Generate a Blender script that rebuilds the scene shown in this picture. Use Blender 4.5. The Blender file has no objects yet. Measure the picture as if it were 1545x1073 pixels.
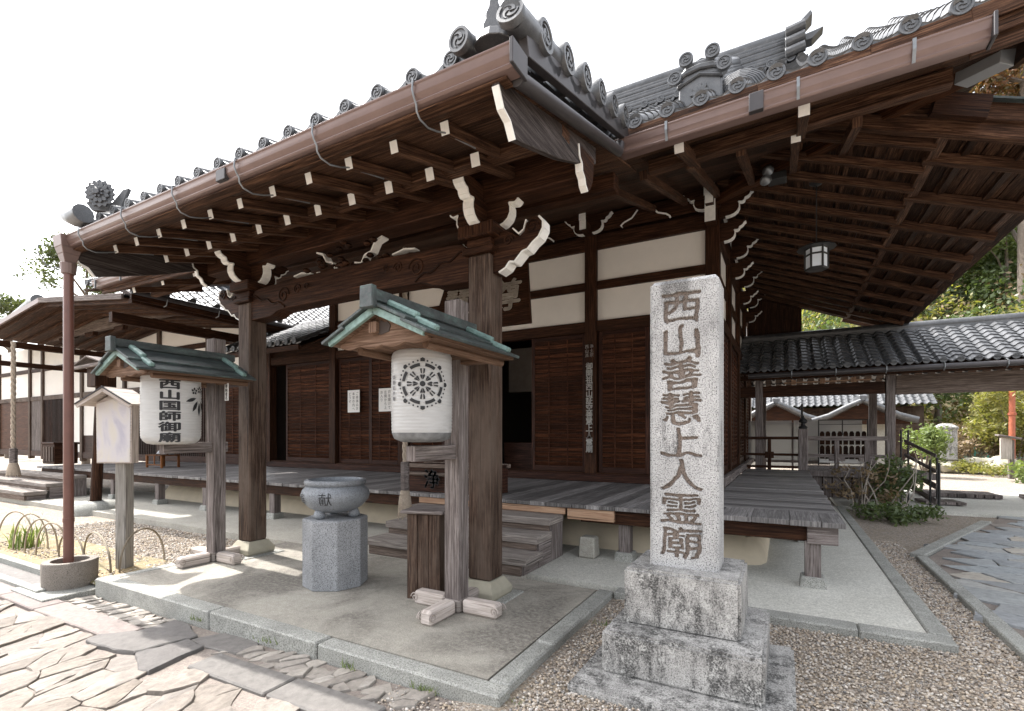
import bpy, bmesh, math, random
import numpy as np
from mathutils import Vector, Matrix
random.seed(7)
np.random.seed(7)
S = bpy.context.scene
C = S.collection
PI = math.pi
R = math.radians

# ------------------------------------------------------------------ camera, sky, sun, exposure
cam = bpy.data.objects.new('camera', bpy.data.cameras.new('camera'))
C.objects.link(cam)
cam.location = (0, 0, 1.5)
cam.rotation_euler = (R(90), 0, R(28.76))
cam.data.sensor_width = 36
cam.data.lens = 17.43
cam.data.shift_y = 0.078
cam.data.clip_start = 0.05
cam.data.clip_end = 2000
S.camera = cam

SUN_AZ, SUN_EL = R(-84), R(57)          # azimuth from +Y, towards +X
world = bpy.data.worlds.new('World')
S.world = world
world.use_nodes = True
wn = world.node_tree
bg = wn.nodes['Background']
sky = wn.nodes.new('ShaderNodeTexSky')
sky.sky_type = 'NISHITA'
sky.sun_disc = False
sky.sun_elevation = SUN_EL
sky.sun_rotation = SUN_AZ
sky.air_density = 1.0
sky.dust_density = 4.0
sky.ozone_density = 1.0
hs = wn.nodes.new('ShaderNodeHueSaturation')   # thin white spring haze: the sky has next to no colour
hs.inputs['Saturation'].default_value = 0.22
wn.links.new(sky.outputs[0], hs.inputs['Color'])
wn.links.new(hs.outputs[0], bg.inputs['Color'])
bg.inputs['Strength'].default_value = 0.15
sun = bpy.data.objects.new('sun', bpy.data.lights.new('sun', 'SUN'))
C.objects.link(sun)
sun.data.energy = 2.0
sun.data.angle = R(0.55)
sun.data.color = (1, .96, .91)
d = Vector((math.sin(SUN_AZ) * math.cos(SUN_EL), math.cos(SUN_AZ) * math.cos(SUN_EL), math.sin(SUN_EL)))
sun.rotation_euler = d.to_track_quat('Z', 'Y').to_euler()
S.view_settings.view_transform = 'Standard'
S.view_settings.look = 'None'
S.view_settings.exposure = 2.0
S.view_settings.gamma = 1
S.cycles.max_bounces = 8
S.cycles.diffuse_bounces = 5

# ------------------------------------------------------------------ materials
class NT:
    def __init__(s, name):
        s.m = bpy.data.materials.new(name); s.m.use_nodes = True
        s.t = s.m.node_tree; s.b = s.t.nodes['Principled BSDF']
    def n(s, typ, ins=None, **kw):
        n = s.t.nodes.new('ShaderNode' + typ)
        for k, v in kw.items(): setattr(n, k, v)
        for k, v in (ins or {}).items():
            if isinstance(v, bpy.types.NodeSocket): s.t.links.new(v, n.inputs[k])
            else: n.inputs[k].default_value = v
        return n
    def set(s, **kw):
        for k, v in kw.items():
            k = k.replace('_', ' ')
            if isinstance(v, bpy.types.NodeSocket): s.t.links.new(v, s.b.inputs[k])
            else: s.b.inputs[k].default_value = v
    def coord(s, out='Object', scale=(1, 1, 1)):
        tc = s.n('TexCoord')
        return s.n('Mapping', {'Vector': tc.outputs[out], 'Scale': scale}).outputs[0]
    def noise(s, vec, scale, detail=4, rough=.6, dist=0):
        return s.n('TexNoise', {'Vector': vec, 'Scale': scale, 'Detail': detail, 'Roughness': rough, 'Distortion': dist}).outputs[0]
    def ramp(s, fac, stops):
        r = s.n('ValToRGB', {'Fac': fac}); e = r.color_ramp.elements
        while len(e) < len(stops): e.new(.5)
        for el, (p, c) in zip(e, stops):
            el.position = p; el.color = (c[0], c[1], c[2], 1) if hasattr(c, '__len__') else (c, c, c, 1)
        return r.outputs[0]
    def mix(s, fac, a, b, mode='MIX'):
        x = s.n('Mix', data_type='RGBA', blend_type=mode)
        for i, v in ((0, fac), (6, a), (7, b)):
            if isinstance(v, bpy.types.NodeSocket): s.t.links.new(v, x.inputs[i])
            elif i == 0: x.inputs[0].default_value = v
            else: x.inputs[i].default_value = (v[0], v[1], v[2], 1) if hasattr(v, '__len__') else (v, v, v, 1)
        return x.outputs[2]
    def bump(s, h, strength=.3, dist=.01):
        s.t.links.new(s.n('Bump', {'Height': h, 'Strength': strength, 'Distance': dist}).outputs[0], s.b.inputs['Normal'])

def wood(name, dark, mid, light, rough=.62, contrast=1.0, weather=None):
    """grain runs along u of each piece's own UV (metres along the piece)"""
    k = NT(name)
    uv = k.n('TexCoord').outputs['UV']
    m1 = k.n('Mapping', {'Vector': uv, 'Scale': (1.1, 26, 1)}).outputs[0]
    m2 = k.n('Mapping', {'Vector': uv, 'Scale': (.5, 5, 1)}).outputs[0]
    g = k.noise(m1, 2.2, 7, .74, .35)
    big = k.noise(m2, 1.6, 3, .55, .6)
    w = .115 * contrast
    col = k.ramp(g, [(.5 - w, dark), (.5, mid), (.5 + w, light)])
    col = k.mix(k.ramp(big, [(.32, 0), (.68, 1)]), col, k.mix(.62, col, dark))
    isl = k.n('NewGeometry').outputs['Random Per Island']
    col = k.mix(1, col, k.ramp(isl, [(0, .60), (1, 1.42)]), 'MULTIPLY')
    if weather:
        ob = k.coord('Object', (1, 1, .35))
        wz = k.ramp(k.noise(ob, 2.6, 5, .65), [(.42, 0), (.62, 1)])
        col = k.mix(k.n('Math', {0: wz, 1: .75}, operation='MULTIPLY').outputs[0], col, k.mix(g, weather, [c * .55 for c in weather]))
    cr = k.ramp(k.noise(k.n('Mapping', {'Vector': uv, 'Scale': (.7, 34, 1)}).outputs[0], 1.3, 2, .5, .5), [(.30, .35), (.36, 1)])
    col = k.mix(1, col, cr, 'MULTIPLY')
    k.set(Base_Color=col, Roughness=rough)
    k.b.inputs['Specular IOR Level'].default_value = .14
    k.bump(g, .6, .008)
    return k.m

def granite(name, base, dark, grain=420, stain=None, rough=.8, lichen=None, bump=.25, heavy=0, crownstain=False):
    k = NT(name)
    ob = k.coord()
    v = k.n('TexNoise', {'Vector': ob, 'Scale': grain, 'Detail': 2, 'Roughness': .7}).outputs[0]
    col = k.ramp(v, [(.36, dark), (.47, base), (.6, [min(1, c * 1.25) for c in base])])
    big = k.noise(ob, 3.1, 5, .6)
    col = k.mix(1, col, k.ramp(big, [(.3, .74), (.7, 1.12)]), 'MULTIPLY')
    if stain:
        st = k.n('Mapping', {'Vector': k.n('TexCoord').outputs['Object'], 'Scale': (1, 1, .3)}).outputs[0]
        a = k.noise(st, 9, 6, .72)
        b = k.noise(ob, 2.1, 3, .5)
        c2 = k.noise(ob, 75, 4, .75)
        f = k.n('Math', {0: k.ramp(a, [(.50 - .04 * heavy, 0), (.62 - .05 * heavy, 1)]), 1: k.ramp(b, [(.44 - .05 * heavy, 0), (.58 - .05 * heavy, 1)])}, operation='MULTIPLY').outputs[0]
        f = k.n('Math', {0: f, 1: k.ramp(c2, [(.36, 0), (.54, 1)])}, operation='MULTIPLY').outputs[0]
        col = k.mix(k.n('Math', {0: f, 1: .88}, operation='MULTIPLY').outputs[0], col, stain)
    if lichen:
        l = k.ramp(k.noise(ob, 14, 6, .7), [(.5, 0), (.6, 1)])
        l2 = k.ramp(k.noise(ob, 90, 3, .7), [(.45, 0), (.6, 1)])
        col = k.mix(k.n('Math', {0: l, 1: l2}, operation='MULTIPLY').outputs[0], col, lichen)
    if crownstain:   # dark weathering running down from one corner of the top
        sp = k.n('SeparateXYZ', {0: ob})
        wob = k.noise(k.n('Mapping', {'Vector': ob, 'Scale': (1, 1, .35)}).outputs[0], 16, 5, .7)
        zz = k.n('Math', {0: sp.outputs[2], 1: k.n('Math', {0: wob, 1: .5}, operation='MULTIPLY').outputs[0]}, operation='ADD').outputs[0]
        xx = k.n('Math', {0: k.n('Math', {0: sp.outputs[0], 1: .635}, operation='ADD').outputs[0]}, operation='ABSOLUTE').outputs[0]
        f = k.n('Math', {0: k.ramp(k.n('MapRange', {0: zz, 1: 2.3, 2: 2.85}).outputs[0], [(.45, 0), (.7, 1)]), 1: k.ramp(xx, [(.07, 1), (.11, 0)])}, operation='MULTIPLY').outputs[0]
        f = k.n('Math', {0: f, 1: k.ramp(k.noise(ob, 110, 3, .7), [(.38, .3), (.55, 1)])}, operation='MULTIPLY').outputs[0]
        col = k.mix(k.n('Math', {0: f, 1: .85}, operation='MULTIPLY').outputs[0], col, (.05, .046, .043))
    k.set(Base_Color=col, Roughness=rough)
    k.bump(k.mix(.5, v, k.noise(ob, 55, 5, .7)), bump, .006)
    return k.m

def plain(name, col, rough=.6, metal=0, var=.18, vscale=6, bump=0, spec=.5, trans=0):
    k = NT(name)
    ob = k.coord()
    n = k.noise(ob, vscale, 5, .65)
    c = k.mix(1, col, k.ramp(n, [(.25, 1 - var), (.75, 1 + var)]), 'MULTIPLY')
    k.set(Base_Color=c, Roughness=rough, Metallic=metal)
    k.b.inputs['Specular IOR Level'].default_value = spec
    if bump: k.bump(k.noise(ob, vscale * 9, 4, .7), bump, .01)
    return k.m

W_DARK = wood('dark aged timber', (.010, .0040, .0020), (.032, .0125, .0058), (.072, .031, .0155))
W_POST = wood('weathered pillar timber', (.013, .0075, .0052), (.056, .034, .024), (.150, .105, .080), weather=(.165, .125, .10), contrast=1.25)
W_GREY = wood('grey weathered timber', (.060, .049, .045), (.155, .132, .124), (.27, .24, .228), rough=.8)
W_DECK = wood('silvered deck boards', (.095, .089, .087), (.200, .190, .187), (.31, .295, .288), rough=.55)
W_LOUV = wood('red brown louvre timber', (.016, .0050, .0022), (.062, .0205, .0090), (.150, .060, .029))
W_FRAME = wood('door frame timber', (.012, .0048, .0032), (.034, .0130, .0080), (.070, .030, .019), rough=.5)
W_EAVE = wood('eave boarding timber', (.014, .0064, .0037), (.058, .0275, .0155), (.150, .080, .047))
W_BARGE = wood('greyed bargeboard timber', (.016, .012, .011), (.045, .036, .033), (.085, .072, .068), rough=.7)
W_FRESH = wood('fresh pale timber', (.24, .14, .09), (.34, .22, .145), (.42, .29, .20))
W_TREAD = wood('worn tread timber lit pale', (.11, .095, .085), (.21, .185, .168), (.32, .29, .265), rough=.75)  # paler than the risers; light on the treads is put into the colour
W_STEP = wood('worn step timber', (.055, .040, .032), (.125, .096, .080), (.215, .172, .148), rough=.75)
W_SIGN = wood('sun-bleached board', (.28, .24, .21), (.38, .335, .305), (.46, .41, .38), rough=.75, contrast=.7)
W_PALE = wood('pale grey post timber', (.15, .14, .125), (.24, .225, .205), (.31, .295, .275), rough=.8, contrast=.8)
W_OAK = wood('orange timber', (.10, .035, .010), (.18, .070, .022), (.25, .11, .045))
W_GABLE = wood('lantern gable timber', (.065, .038, .024), (.14, .086, .060), (.22, .148, .108), rough=.75)
M_WHITE = plain('chalk white paint', (.80, .785, .745), .7, var=.12, vscale=14)
M_PLASTER = plain('white plaster', (.80, .765, .715), .85, var=.05, vscale=2)
M_MUD = plain('pale clay plaster', (.56, .48, .36), .85, var=.14, vscale=3, bump=.15)
M_COPPER = plain('brown copper gutter', (.165, .110, .097), .36, metal=.25, var=.10, vscale=5)
M_COPPER_D = plain('dark copper fitting', (.055, .05, .052), .45, metal=.3, var=.2)
M_PIPE = plain('red brown pipe paint', (.135, .058, .044), .33, var=.14, vscale=7)
M_STEEL = plain('galvanised steel', (.20, .21, .22), .42, metal=.6, var=.2, vscale=18)
M_IRON = plain('black iron', (.018, .018, .018), .5, var=.2)
M_CHALKBOX = plain('grey sheet cladding', (.25, .255, .26), .5, var=.06)
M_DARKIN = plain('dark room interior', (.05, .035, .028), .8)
M_INK = plain('black ink', (.018, .018, .020), .7)
M_INKG = plain('faded grey ink', (.14, .14, .15), .8)
M_GOLD = plain('brass gold', (.75, .48, .14), .3, metal=.9, var=.1)
M_PAPER = plain('notice paper', (.78, .77, .75), .8, var=.03)
M_CLOTHROPE = plain('hemp rope', (.34, .28, .22), .9, var=.25, vscale=40)
M_BLUEW = plain('frosted lamp glass', (.72, .78, .84), .4, var=.03)
M_GREENLEAF = None

def tile_mat():
    k = NT('smoked grey roof tile')
    ob = k.coord()
    isl = k.n('NewGeometry').outputs['Random Per Island']
    a = k.noise(ob, 7, 5, .65)
    col = k.ramp(a, [(.3, (.036, .038, .042)), (.55, (.068, .071, .077)), (.75, (.125, .127, .133))])
    col = k.mix(1, col, k.ramp(isl, [(0, .8), (1, 1.15)]), 'MULTIPLY')
    sp = k.ramp(k.noise(ob, 120, 4, .75), [(.52, 0), (.66, 1)])
    col = k.mix(k.n('Math', {0: sp, 1: .4}, operation='MULTIPLY').outputs[0], col, (.20, .20, .195))
    k.set(Base_Color=col, Roughness=k.ramp(a, [(.3, .30), (.7, .48)]))
    k.b.inputs['Specular IOR Level'].default_value = .75
    k.bump(k.noise(ob, 60, 4, .7), .15, .005)
    return k.m
M_TILE = tile_mat()

def patina():
    k = NT('green copper patina')
    uv = k.n('TexCoord').outputs['UV']
    a = k.noise(k.n('Mapping', {'Vector': uv, 'Scale': (3, 9, 1)}).outputs[0], 1.6, 6, .7)
    b = k.noise(k.coord(), 26, 4, .7)
    col = k.ramp(a, [(.36, (.028, .034, .034)), (.53, (.050, .066, .064)), (.66, (.095, .138, .128)), (.78, (.20, .29, .265))])
    col = k.mix(k.ramp(b, [(.46, 0), (.62, .6)]), col, (.075, .075, .078))
    k.set(Base_Color=col, Roughness=.55, Metallic=.15)
    return k.m
M_PATINA = patina()
M_PATINA2 = plain('pale verdigris edge', (.16, .245, .222), .5, var=.45, vscale=22)

def concrete(name, c1, c2, scale, patches=None, grain=150, rough=.85):
    k = NT(name)
    ob = k.coord()
    a = k.noise(ob, scale, 6, .62)
    col = k.ramp(a, [(.3, c1), (.7, c2)])
    if patches:
        p = k.ramp(k.noise(ob, scale * .9, 5, .6, .6), [(.43, 0), (.58, 1)])
        p2 = k.ramp(k.noise(ob, 28, 5, .75), [(.35, .25), (.6, 1)])
        col = k.mix(k.n('Math', {0: p, 1: p2}, operation='MULTIPLY').outputs[0], col, patches)
    g = k.noise(ob, grain, 4, .8)
    col = k.mix(1, col, k.ramp(g, [(.33, .62), (.5, 1), (.67, 1.35)]), 'MULTIPLY')
    col = k.mix(1, col, k.ramp(k.noise(ob, 17, 5, .7), [(.3, .84), (.7, 1.12)]), 'MULTIPLY')
    k.set(Base_Color=col, Roughness=rough)
    k.bump(g, .3, .004)
    return k.m
M_SLAB = concrete('porch concrete', (.29, .268, .228), (.38, .355, .305), 1.1, patches=(.14, .126, .108), grain=95)
M_SMOOTH = concrete('smooth pale screed', (.46, .45, .40), (.56, .55, .50), 1.4, grain=60)
M_APRON = concrete('old grey apron', (.30, .285, .25), (.40, .38, .33), 1.3, grain=120)
M_KERB = granite('kerb granite', (.30, .30, .275), (.12, .115, .10), 105, lichen=(.20, .20, .185))
M_STELE = granite('stele granite', (.42, .415, .41), (.085, .083, .082), 120, stain=(.045, .043, .042), bump=.5, crownstain=True)
M_PLINTH = granite('plinth granite', (.34, .33, .315), (.10, .097, .092), 120, stain=(.020, .019, .018), lichen=(.50, .49, .465), bump=.55, heavy=1.5)
M_CENSER = granite('grey censer granite', (.20, .215, .235), (.06, .066, .075), 150, rough=.42, bump=.05)
M_PEDESTAL = granite('sawn pedestal granite', (.262, .268, .278), (.078, .082, .088), 115, rough=.8, bump=.1)
M_BASESTONE = plain('yellow grey base stone', (.34, .315, .245), .85, var=.2, vscale=4, bump=.3)
M_POTSTONE = granite('brown cast stone', (.19, .165, .14), (.07, .06, .05), 150)
M_CARVE = granite('brown carved granite', (.185, .148, .125), (.06, .047, .04), 135, rough=.9)  # cut characters browner and darker than the face around them

def island_stone(name, cols, grain=26, rough=.8, bump=.5, layered=False):
    k = NT(name)
    isl = k.n('NewGeometry').outputs['Random Per Island']
    ob = k.coord()
    st = [(i / max(1, len(cols) - 1), c) for i, c in enumerate(cols)]
    col = k.ramp(isl, st)
    a = k.noise(ob, grain, 6, .7)
    col = k.mix(1, col, k.ramp(a, [(.25, .68), (.75, 1.25)]), 'MULTIPLY')
    k.set(Base_Color=col, Roughness=rough)
    if layered:      # cleft surface: broken ledges running across each stone
        l = k.noise(k.coord('Object', (3.2, 1.1, 1)), 5, 7, .72, 1.2)
        led = k.ramp(l, [(.36, 0), (.40, .35), (.47, .4), (.50, .75), (.60, .8), (.63, 1)])
        k.set(Base_Color=k.mix(1, col, k.ramp(l, [(.3, .78), (.6, 1.12)]), 'MULTIPLY'))
        a = k.mix(.7, a, led)
    if bump: k.bump(a, bump, .03 if layered else .02)
    return k.m
M_FLAG = island_stone('schist flagstone', [(.175, .148, .122), (.22, .19, .163), (.15, .127, .106), (.245, .214, .184), (.185, .163, .144), (.205, .172, .14)], 16, layered=True)
M_CHIP = island_stone('pale set stone', [(.25, .225, .195), (.32, .29, .255), (.22, .195, .17), (.36, .33, .295)], 20)
M_FLAGD = island_stone('dark schist and shaded border', [(.10, .092, .088), (.13, .12, .112), (.15, .14, .13)], 14)
M_FLAGB = island_stone('blue grey flagstone', [(.25, .27, .28), (.33, .345, .35), (.29, .30, .295), (.24, .25, .26), (.36, .365, .355), (.28, .295, .305), (.31, .33, .335), (.25, .26, .265), (.35, .35, .335), (.19, .165, .15), (.44, .40, .34), (.29, .31, .32)], 14)
M_PEBBLE = island_stone('mixed pebbles', [(.36, .285, .205), (.53, .475, .41), (.23, .185, .15), (.44, .355, .26), (.60, .56, .51), (.155, .145, .138), (.40, .325, .25), (.31, .285, .265), (.49, .40, .30)], 60, bump=0)

def gravel():
    k = NT('gravel bed')
    ob = k.coord()
    v = k.n('TexVoronoi', {'Vector': ob, 'Scale': 62})
    c = k.n('SeparateColor', {0: v.outputs['Color']}).outputs[0]
    col = k.ramp(c, [(0, (.20, .16, .125)), (.25, (.40, .315, .235)), (.5, (.52, .45, .37)), (.72, (.30, .255, .215)), (1, (.60, .55, .49))])
    col = k.mix(1, col, k.ramp(v.outputs['Distance'], [(.0, 1), (.5, .62)]), 'MULTIPLY')
    m = k.ramp(k.noise(ob, 1.3, 5, .65), [(.5, 0), (.7, .55)])
    col = k.mix(m, col, (.24, .19, .12))
    k.set(Base_Color=col, Roughness=.9)
    inv = k.n('Math', {0: 1.0, 1: v.outputs['Distance']}, operation='SUBTRACT').outputs[0]
    k.bump(inv, .8, .012)
    return k.m
M_GRAVEL = gravel()
M_MORTAR = concrete('path mortar', (.17, .142, .122), (.235, .20, .175), 3, grain=70)
M_SOIL = concrete('garden soil', (.10, .085, .05), (.19, .155, .085), 2, grain=50)

def leafmat(name, cols, trans=.35):
    k = NT(name)
    isl = k.n('NewGeometry').outputs['Random Per Island']
    st = [(i / max(1, len(cols) - 1), c) for i, c in enumerate(cols)]
    col = k.ramp(isl, st)
    k.set(Base_Color=col, Roughness=.5)
    tr = k.n('BsdfTranslucent', {'Color': k.mix(1, col, (1.3, 1.4, .6), 'MULTIPLY')})
    mx = k.n('MixShader', {0: trans, 1: k.b.outputs[0], 2: tr.outputs[0]})
    k.t.links.new(mx.outputs[0], k.t.nodes['Material Output'].inputs[0])
    return k.m
L_DARK = leafmat('dark evergreen leaves', [(.065, .095, .038), (.11, .15, .06), (.09, .122, .05), (.145, .18, .08)])
L_OLIVE = leafmat('olive leaves', [(.05, .07, .028), (.09, .11, .045), (.07, .085, .03), (.11, .125, .06)])
L_MID = leafmat('green shrub leaves', [(.10, .145, .04), (.16, .205, .065), (.125, .165, .05), (.20, .24, .09)])
L_YEL = leafmat('yellow green bamboo leaves', [(.17, .17, .05), (.26, .235, .075), (.13, .145, .045), (.31, .27, .10)], .45)
L_BROWN = leafmat('dry brown twigs and leaves', [(.17, .115, .065), (.24, .17, .10), (.12, .085, .05), (.28, .21, .13)], .2)
L_RED = leafmat('russet leaves', [(.15, .065, .03), (.22, .11, .05), (.10, .06, .025), (.12, .11, .04)], .3)
M_BARK = plain('tree bark', (.13, .105, .085), .9, var=.3, vscale=12, bump=.4)
M_BARKP = plain('pale tree bark', (.34, .30, .26), .9, var=.3, vscale=12, bump=.4)

def paper_lantern():
    k = NT('ribbed lantern paper')
    n = k.noise(k.coord('Object', (1, 1, 6)), 8, 4, .6)
    k.set(Base_Color=k.ramp(n, [(.3, (.50, .495, .485)), (.7, (.60, .60, .595))]), Roughness=.45)
    k.b.inputs['Coat Weight'].default_value = .35
    k.b.inputs['Coat Roughness'].default_value = .2
    tr = k.n('BsdfTranslucent', {'Color': (.85, .84, .82, 1)})
    mx = k.n('MixShader', {0: .3, 1: k.b.outputs[0], 2: tr.outputs[0]})
    k.t.links.new(mx.outputs[0], k.t.nodes['Material Output'].inputs[0])
    return k.m
M_LANTERN = paper_lantern()
def sheet_plastic():
    k = NT('cloudy plastic sheet')
    k.set(Base_Color=(.42, .42, .41, 1), Roughness=.25, Alpha=.6)
    return k.m
M_SHEET = sheet_plastic()

def signface():
    k = NT('washed-out sign paint')
    ob = k.coord('Object', (1, 1, .45))
    a = k.noise(ob, 4, 4, .55, 1.2)
    col = k.ramp(a, [(.3, (.44, .42, .48)), (.45, (.57, .54, .55)), (.6, (.60, .56, .50)), (.75, (.50, .45, .47))])
    k.set(Base_Color=col, Roughness=.7)
    return k.m
M_SIGNFACE = signface()

# ------------------------------------------------------------------ mesh builder
class MB:
    def __init__(s): s.v = []; s.f = []; s.u = []; s.p = []
    def add(s, vs, fs, us=None):
        o = len(s.v); s.v += [tuple(x) for x in vs]; s.p.append((o, o + len(vs), len(s.f), len(s.f) + len(fs)))
        ru, rv = random.random() * 40, random.random() * 40
        for i, f in enumerate(fs):
            s.f.append([a + o for a in f])
            if us: s.u.append([(a + ru, b + rv) for a, b in us[i]])
            else: s.u.append([(vs[a][0] + vs[a][1] + ru, vs[a][2] + rv) for a in f])
        return s
    def box(s, c, sz, M=None, taper=1.0):
        hx, hy, hz = sz[0] / 2, sz[1] / 2, sz[2] / 2
        L = max(range(3), key=lambda i: sz[i])
        vs = [Vector((x * hx * (taper if z > 0 else 1), y * hy * (taper if z > 0 else 1), z * hz)) for z in (-1, 1) for y in (-1, 1) for x in (-1, 1)]
        fs = [(0, 2, 3, 1), (4, 5, 7, 6), (0, 1, 5, 4), (2, 6, 7, 3), (0, 4, 6, 2), (1, 3, 7, 5)]
        ns = (2, 2, 1, 1, 0, 0)
        us = []
        for f, n in zip(fs, ns):
            ax = L if L != n else (n + 1) % 3
            ay = 3 - n - ax
            us.append([(vs[i][ax], vs[i][ay] + n * .37) for i in f])
        c = Vector(c)
        if M is not None: vs = [M @ v + c for v in vs]
        else: vs = [v + c for v in vs]
        return s.add(vs, fs, us)
    def b2(s, x0, x1, y0, y1, z0, z1):
        return s.box(((x0 + x1) / 2, (y0 + y1) / 2, (z0 + z1) / 2), (abs(x1 - x0), abs(y1 - y0), abs(z1 - z0)))
    def bar(s, p0, p1, w, h, side=None):
        p0, p1 = Vector(p0), Vector(p1); d = p1 - p0; l = d.length; d.normalize()
        up = Vector((0, 0, 1)) if abs(d.z) < .98 else Vector((0, 1, 0))
        if side is not None: x = Vector(side).normalized()
        else: x = d.cross(up).normalized()
        z = x.cross(d).normalized()
        M = Matrix((x, d, z)).transposed()
        return s.box((p0 + p1) / 2, (w, l, h), M)
    def tube(s, pts, r, n=10, cap=True, twist=0):
        pts = [Vector(p) for p in pts]; rs = r if hasattr(r, '__len__') else [r] * len(pts)
        vs = []; us = []; ln = 0; ref = None
        for i, p in enumerate(pts):
            t = (pts[min(i + 1, len(pts) - 1)] - pts[max(i - 1, 0)]).normalized()
            if ref is None: ref = Vector((0, 0, 1)) if abs(t.z) < .9 else Vector((1, 0, 0))
            a = t.cross(ref).normalized(); b = a.cross(t).normalized(); ref = b
            if i: ln += (p - pts[i - 1]).length
            for j in range(n):
                q = 2 * PI * j / n + twist * ln
                vs.append(p + (a * math.cos(q) + b * math.sin(q)) * rs[i]); us.append((ln, q * rs[i]))
        fs = []; fu = []
        for i in range(len(pts) - 1):
            for j in range(n):
                f = (i * n + j, i * n + (j + 1) % n, (i + 1) * n + (j + 1) % n, (i + 1) * n + j)
                fs.append(f); fu.append([us[k] for k in f])
        if cap:
            for f in (tuple(range(n))[::-1], tuple(range((len(pts) - 1) * n, len(pts) * n))):
                fs.append(f); fu.append([(vs[k].x, vs[k].y) for k in f])
        return s.add(vs, fs, fu)
    def lathe(s, prof, c=(0, 0, 0), n=28, a0=0):
        c = Vector(c); vs = []; us = []; ln = 0
        for i, (r, z) in enumerate(prof):
            if i: ln += math.hypot(r - prof[i - 1][0], z - prof[i - 1][1])
            for j in range(n):
                a = a0 + 2 * PI * j / n
                vs.append(c + Vector((r * math.cos(a), r * math.sin(a), z))); us.append((a * r, ln))
        fs = []; fu = []
        for i in range(len(prof) - 1):
            for j in range(n):
                f = (i * n + j, i * n + (j + 1) % n, (i + 1) * n + (j + 1) % n, (i + 1) * n + j)
                fs.append(f); fu.append([us[k] for k in f])
        if prof[0][0] > 1e-4: f = tuple(range(n))[::-1]; fs.append(f); fu.append([(vs[k].x, vs[k].y) for k in f])
        if prof[-1][0] > 1e-4:
            f = tuple(range((len(prof) - 1) * n, len(prof) * n)); fs.append(f); fu.append([(vs[k].x, vs[k].y) for k in f])
        return s.add(vs, fs, fu)
    def prism(s, poly, p0, ax, ay, depth):
        """poly in the (ax, ay) plane at p0, extruded by vector depth"""
        p0, ax, ay, dp = Vector(p0), Vector(ax), Vector(ay), Vector(depth); n = len(poly)
        a = [p0 + ax * x + ay * y for x, y in poly]; b = [p + dp for p in a]
        fs = [tuple(range(n))[::-1], tuple(range(n, 2 * n))]
        fu = [[poly[k] for k in fs[0]], [poly[k] for k in range(n)]]
        ln = 0; dl = dp.length
        for i in range(n):
            j = (i + 1) % n; l2 = ln + math.hypot(poly[j][0] - poly[i][0], poly[j][1] - poly[i][1])
            fs.append((i, j, j + n, i + n)); fu.append([(ln, 0), (l2, 0), (l2, dl), (ln, dl)]); ln = l2
        return s.add(a + b, fs, fu)
    def strip(s, poly, p0, ax, ay, depth, off=.003):
        """open band along a polyline (painted edge of a carved piece), a hair proud of it, with thickness"""
        p0, ax, ay, dp = Vector(p0), Vector(ax), Vector(ay), Vector(depth)
        for i in range(len(poly) - 1):
            (x0, y0), (x1, y1) = poly[i], poly[i + 1]
            l = math.hypot(x1 - x0, y1 - y0) or 1
            nx, ny = (y1 - y0) / l * off, -(x1 - x0) / l * off
            q = [(x0 - nx, y0 - ny), (x1 - nx, y1 - ny), (x1 + nx, y1 + ny), (x0 + nx, y0 + ny)]
            s.prism(q, p0 - dp * .004, ax, ay, dp * 1.008)
        return s
    def build(s, name, mat, parent=None, bev=0, smooth=None, seg=1):
        me = bpy.data.meshes.new(name)
        me.from_pydata(s.v, [], s.f)
        ul = me.uv_layers.new(name='UVMap')
        ul.data.foreach_set('uv', np.array([c for f in s.u for p in f for c in p], dtype=np.float32))
        bm = bmesh.new(); bm.from_mesh(me)
        bmesh.ops.recalc_face_normals(bm, faces=bm.faces)
        if bev:
            ed = [e for e in bm.edges if len(e.link_faces) == 2 and e.calc_face_angle(0) > .5]
            bmesh.ops.bevel(bm, geom=ed, offset=bev, segments=seg, affect='EDGES', clamp_overlap=True)
        bm.to_mesh(me); bm.free()
        if smooth:
            me.polygons.foreach_set('use_smooth', [True] * len(me.polygons))
            me.set_sharp_from_angle(angle=R(smooth))
        me.materials.append(mat)
        o = bpy.data.objects.new(name, me); C.objects.link(o)
        if parent is not None: attach(o, parent)
        return o

ORIG = {}
def attach(o, parent):
    o.parent = parent
    if parent.name in ORIG: o.matrix_parent_inverse = Matrix.Translation(ORIG[parent.name]).inverted()
def tag(o, label, cat, group=None, kind=None):
    o['label'] = label; o['category'] = cat
    if group: o['group'] = group
    if kind: o['kind'] = kind
    return o
def thing(name, label, cat, loc, group=None):
    o = bpy.data.objects.new(name, None); C.objects.link(o); o.location = loc; o.empty_display_size = .2
    ORIG[o.name] = Vector(loc)
    return tag(o, label, cat, group)
def struct(o): o['kind'] = 'structure'; return o
def dup(root, loc, label, group=None):
    r = root.copy(); C.objects.link(r); r.location = loc; r['label'] = label
    for ch in list(root.children):
        c = ch.copy(); C.objects.link(c); c.parent = r
        for g in ch.children:
            e = g.copy(); C.objects.link(e); e.parent = c
    return r
def B(x0, x1, y0, y1, z0, z1): return MB().b2(x0, x1, y0, y1, z0, z1)

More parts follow.
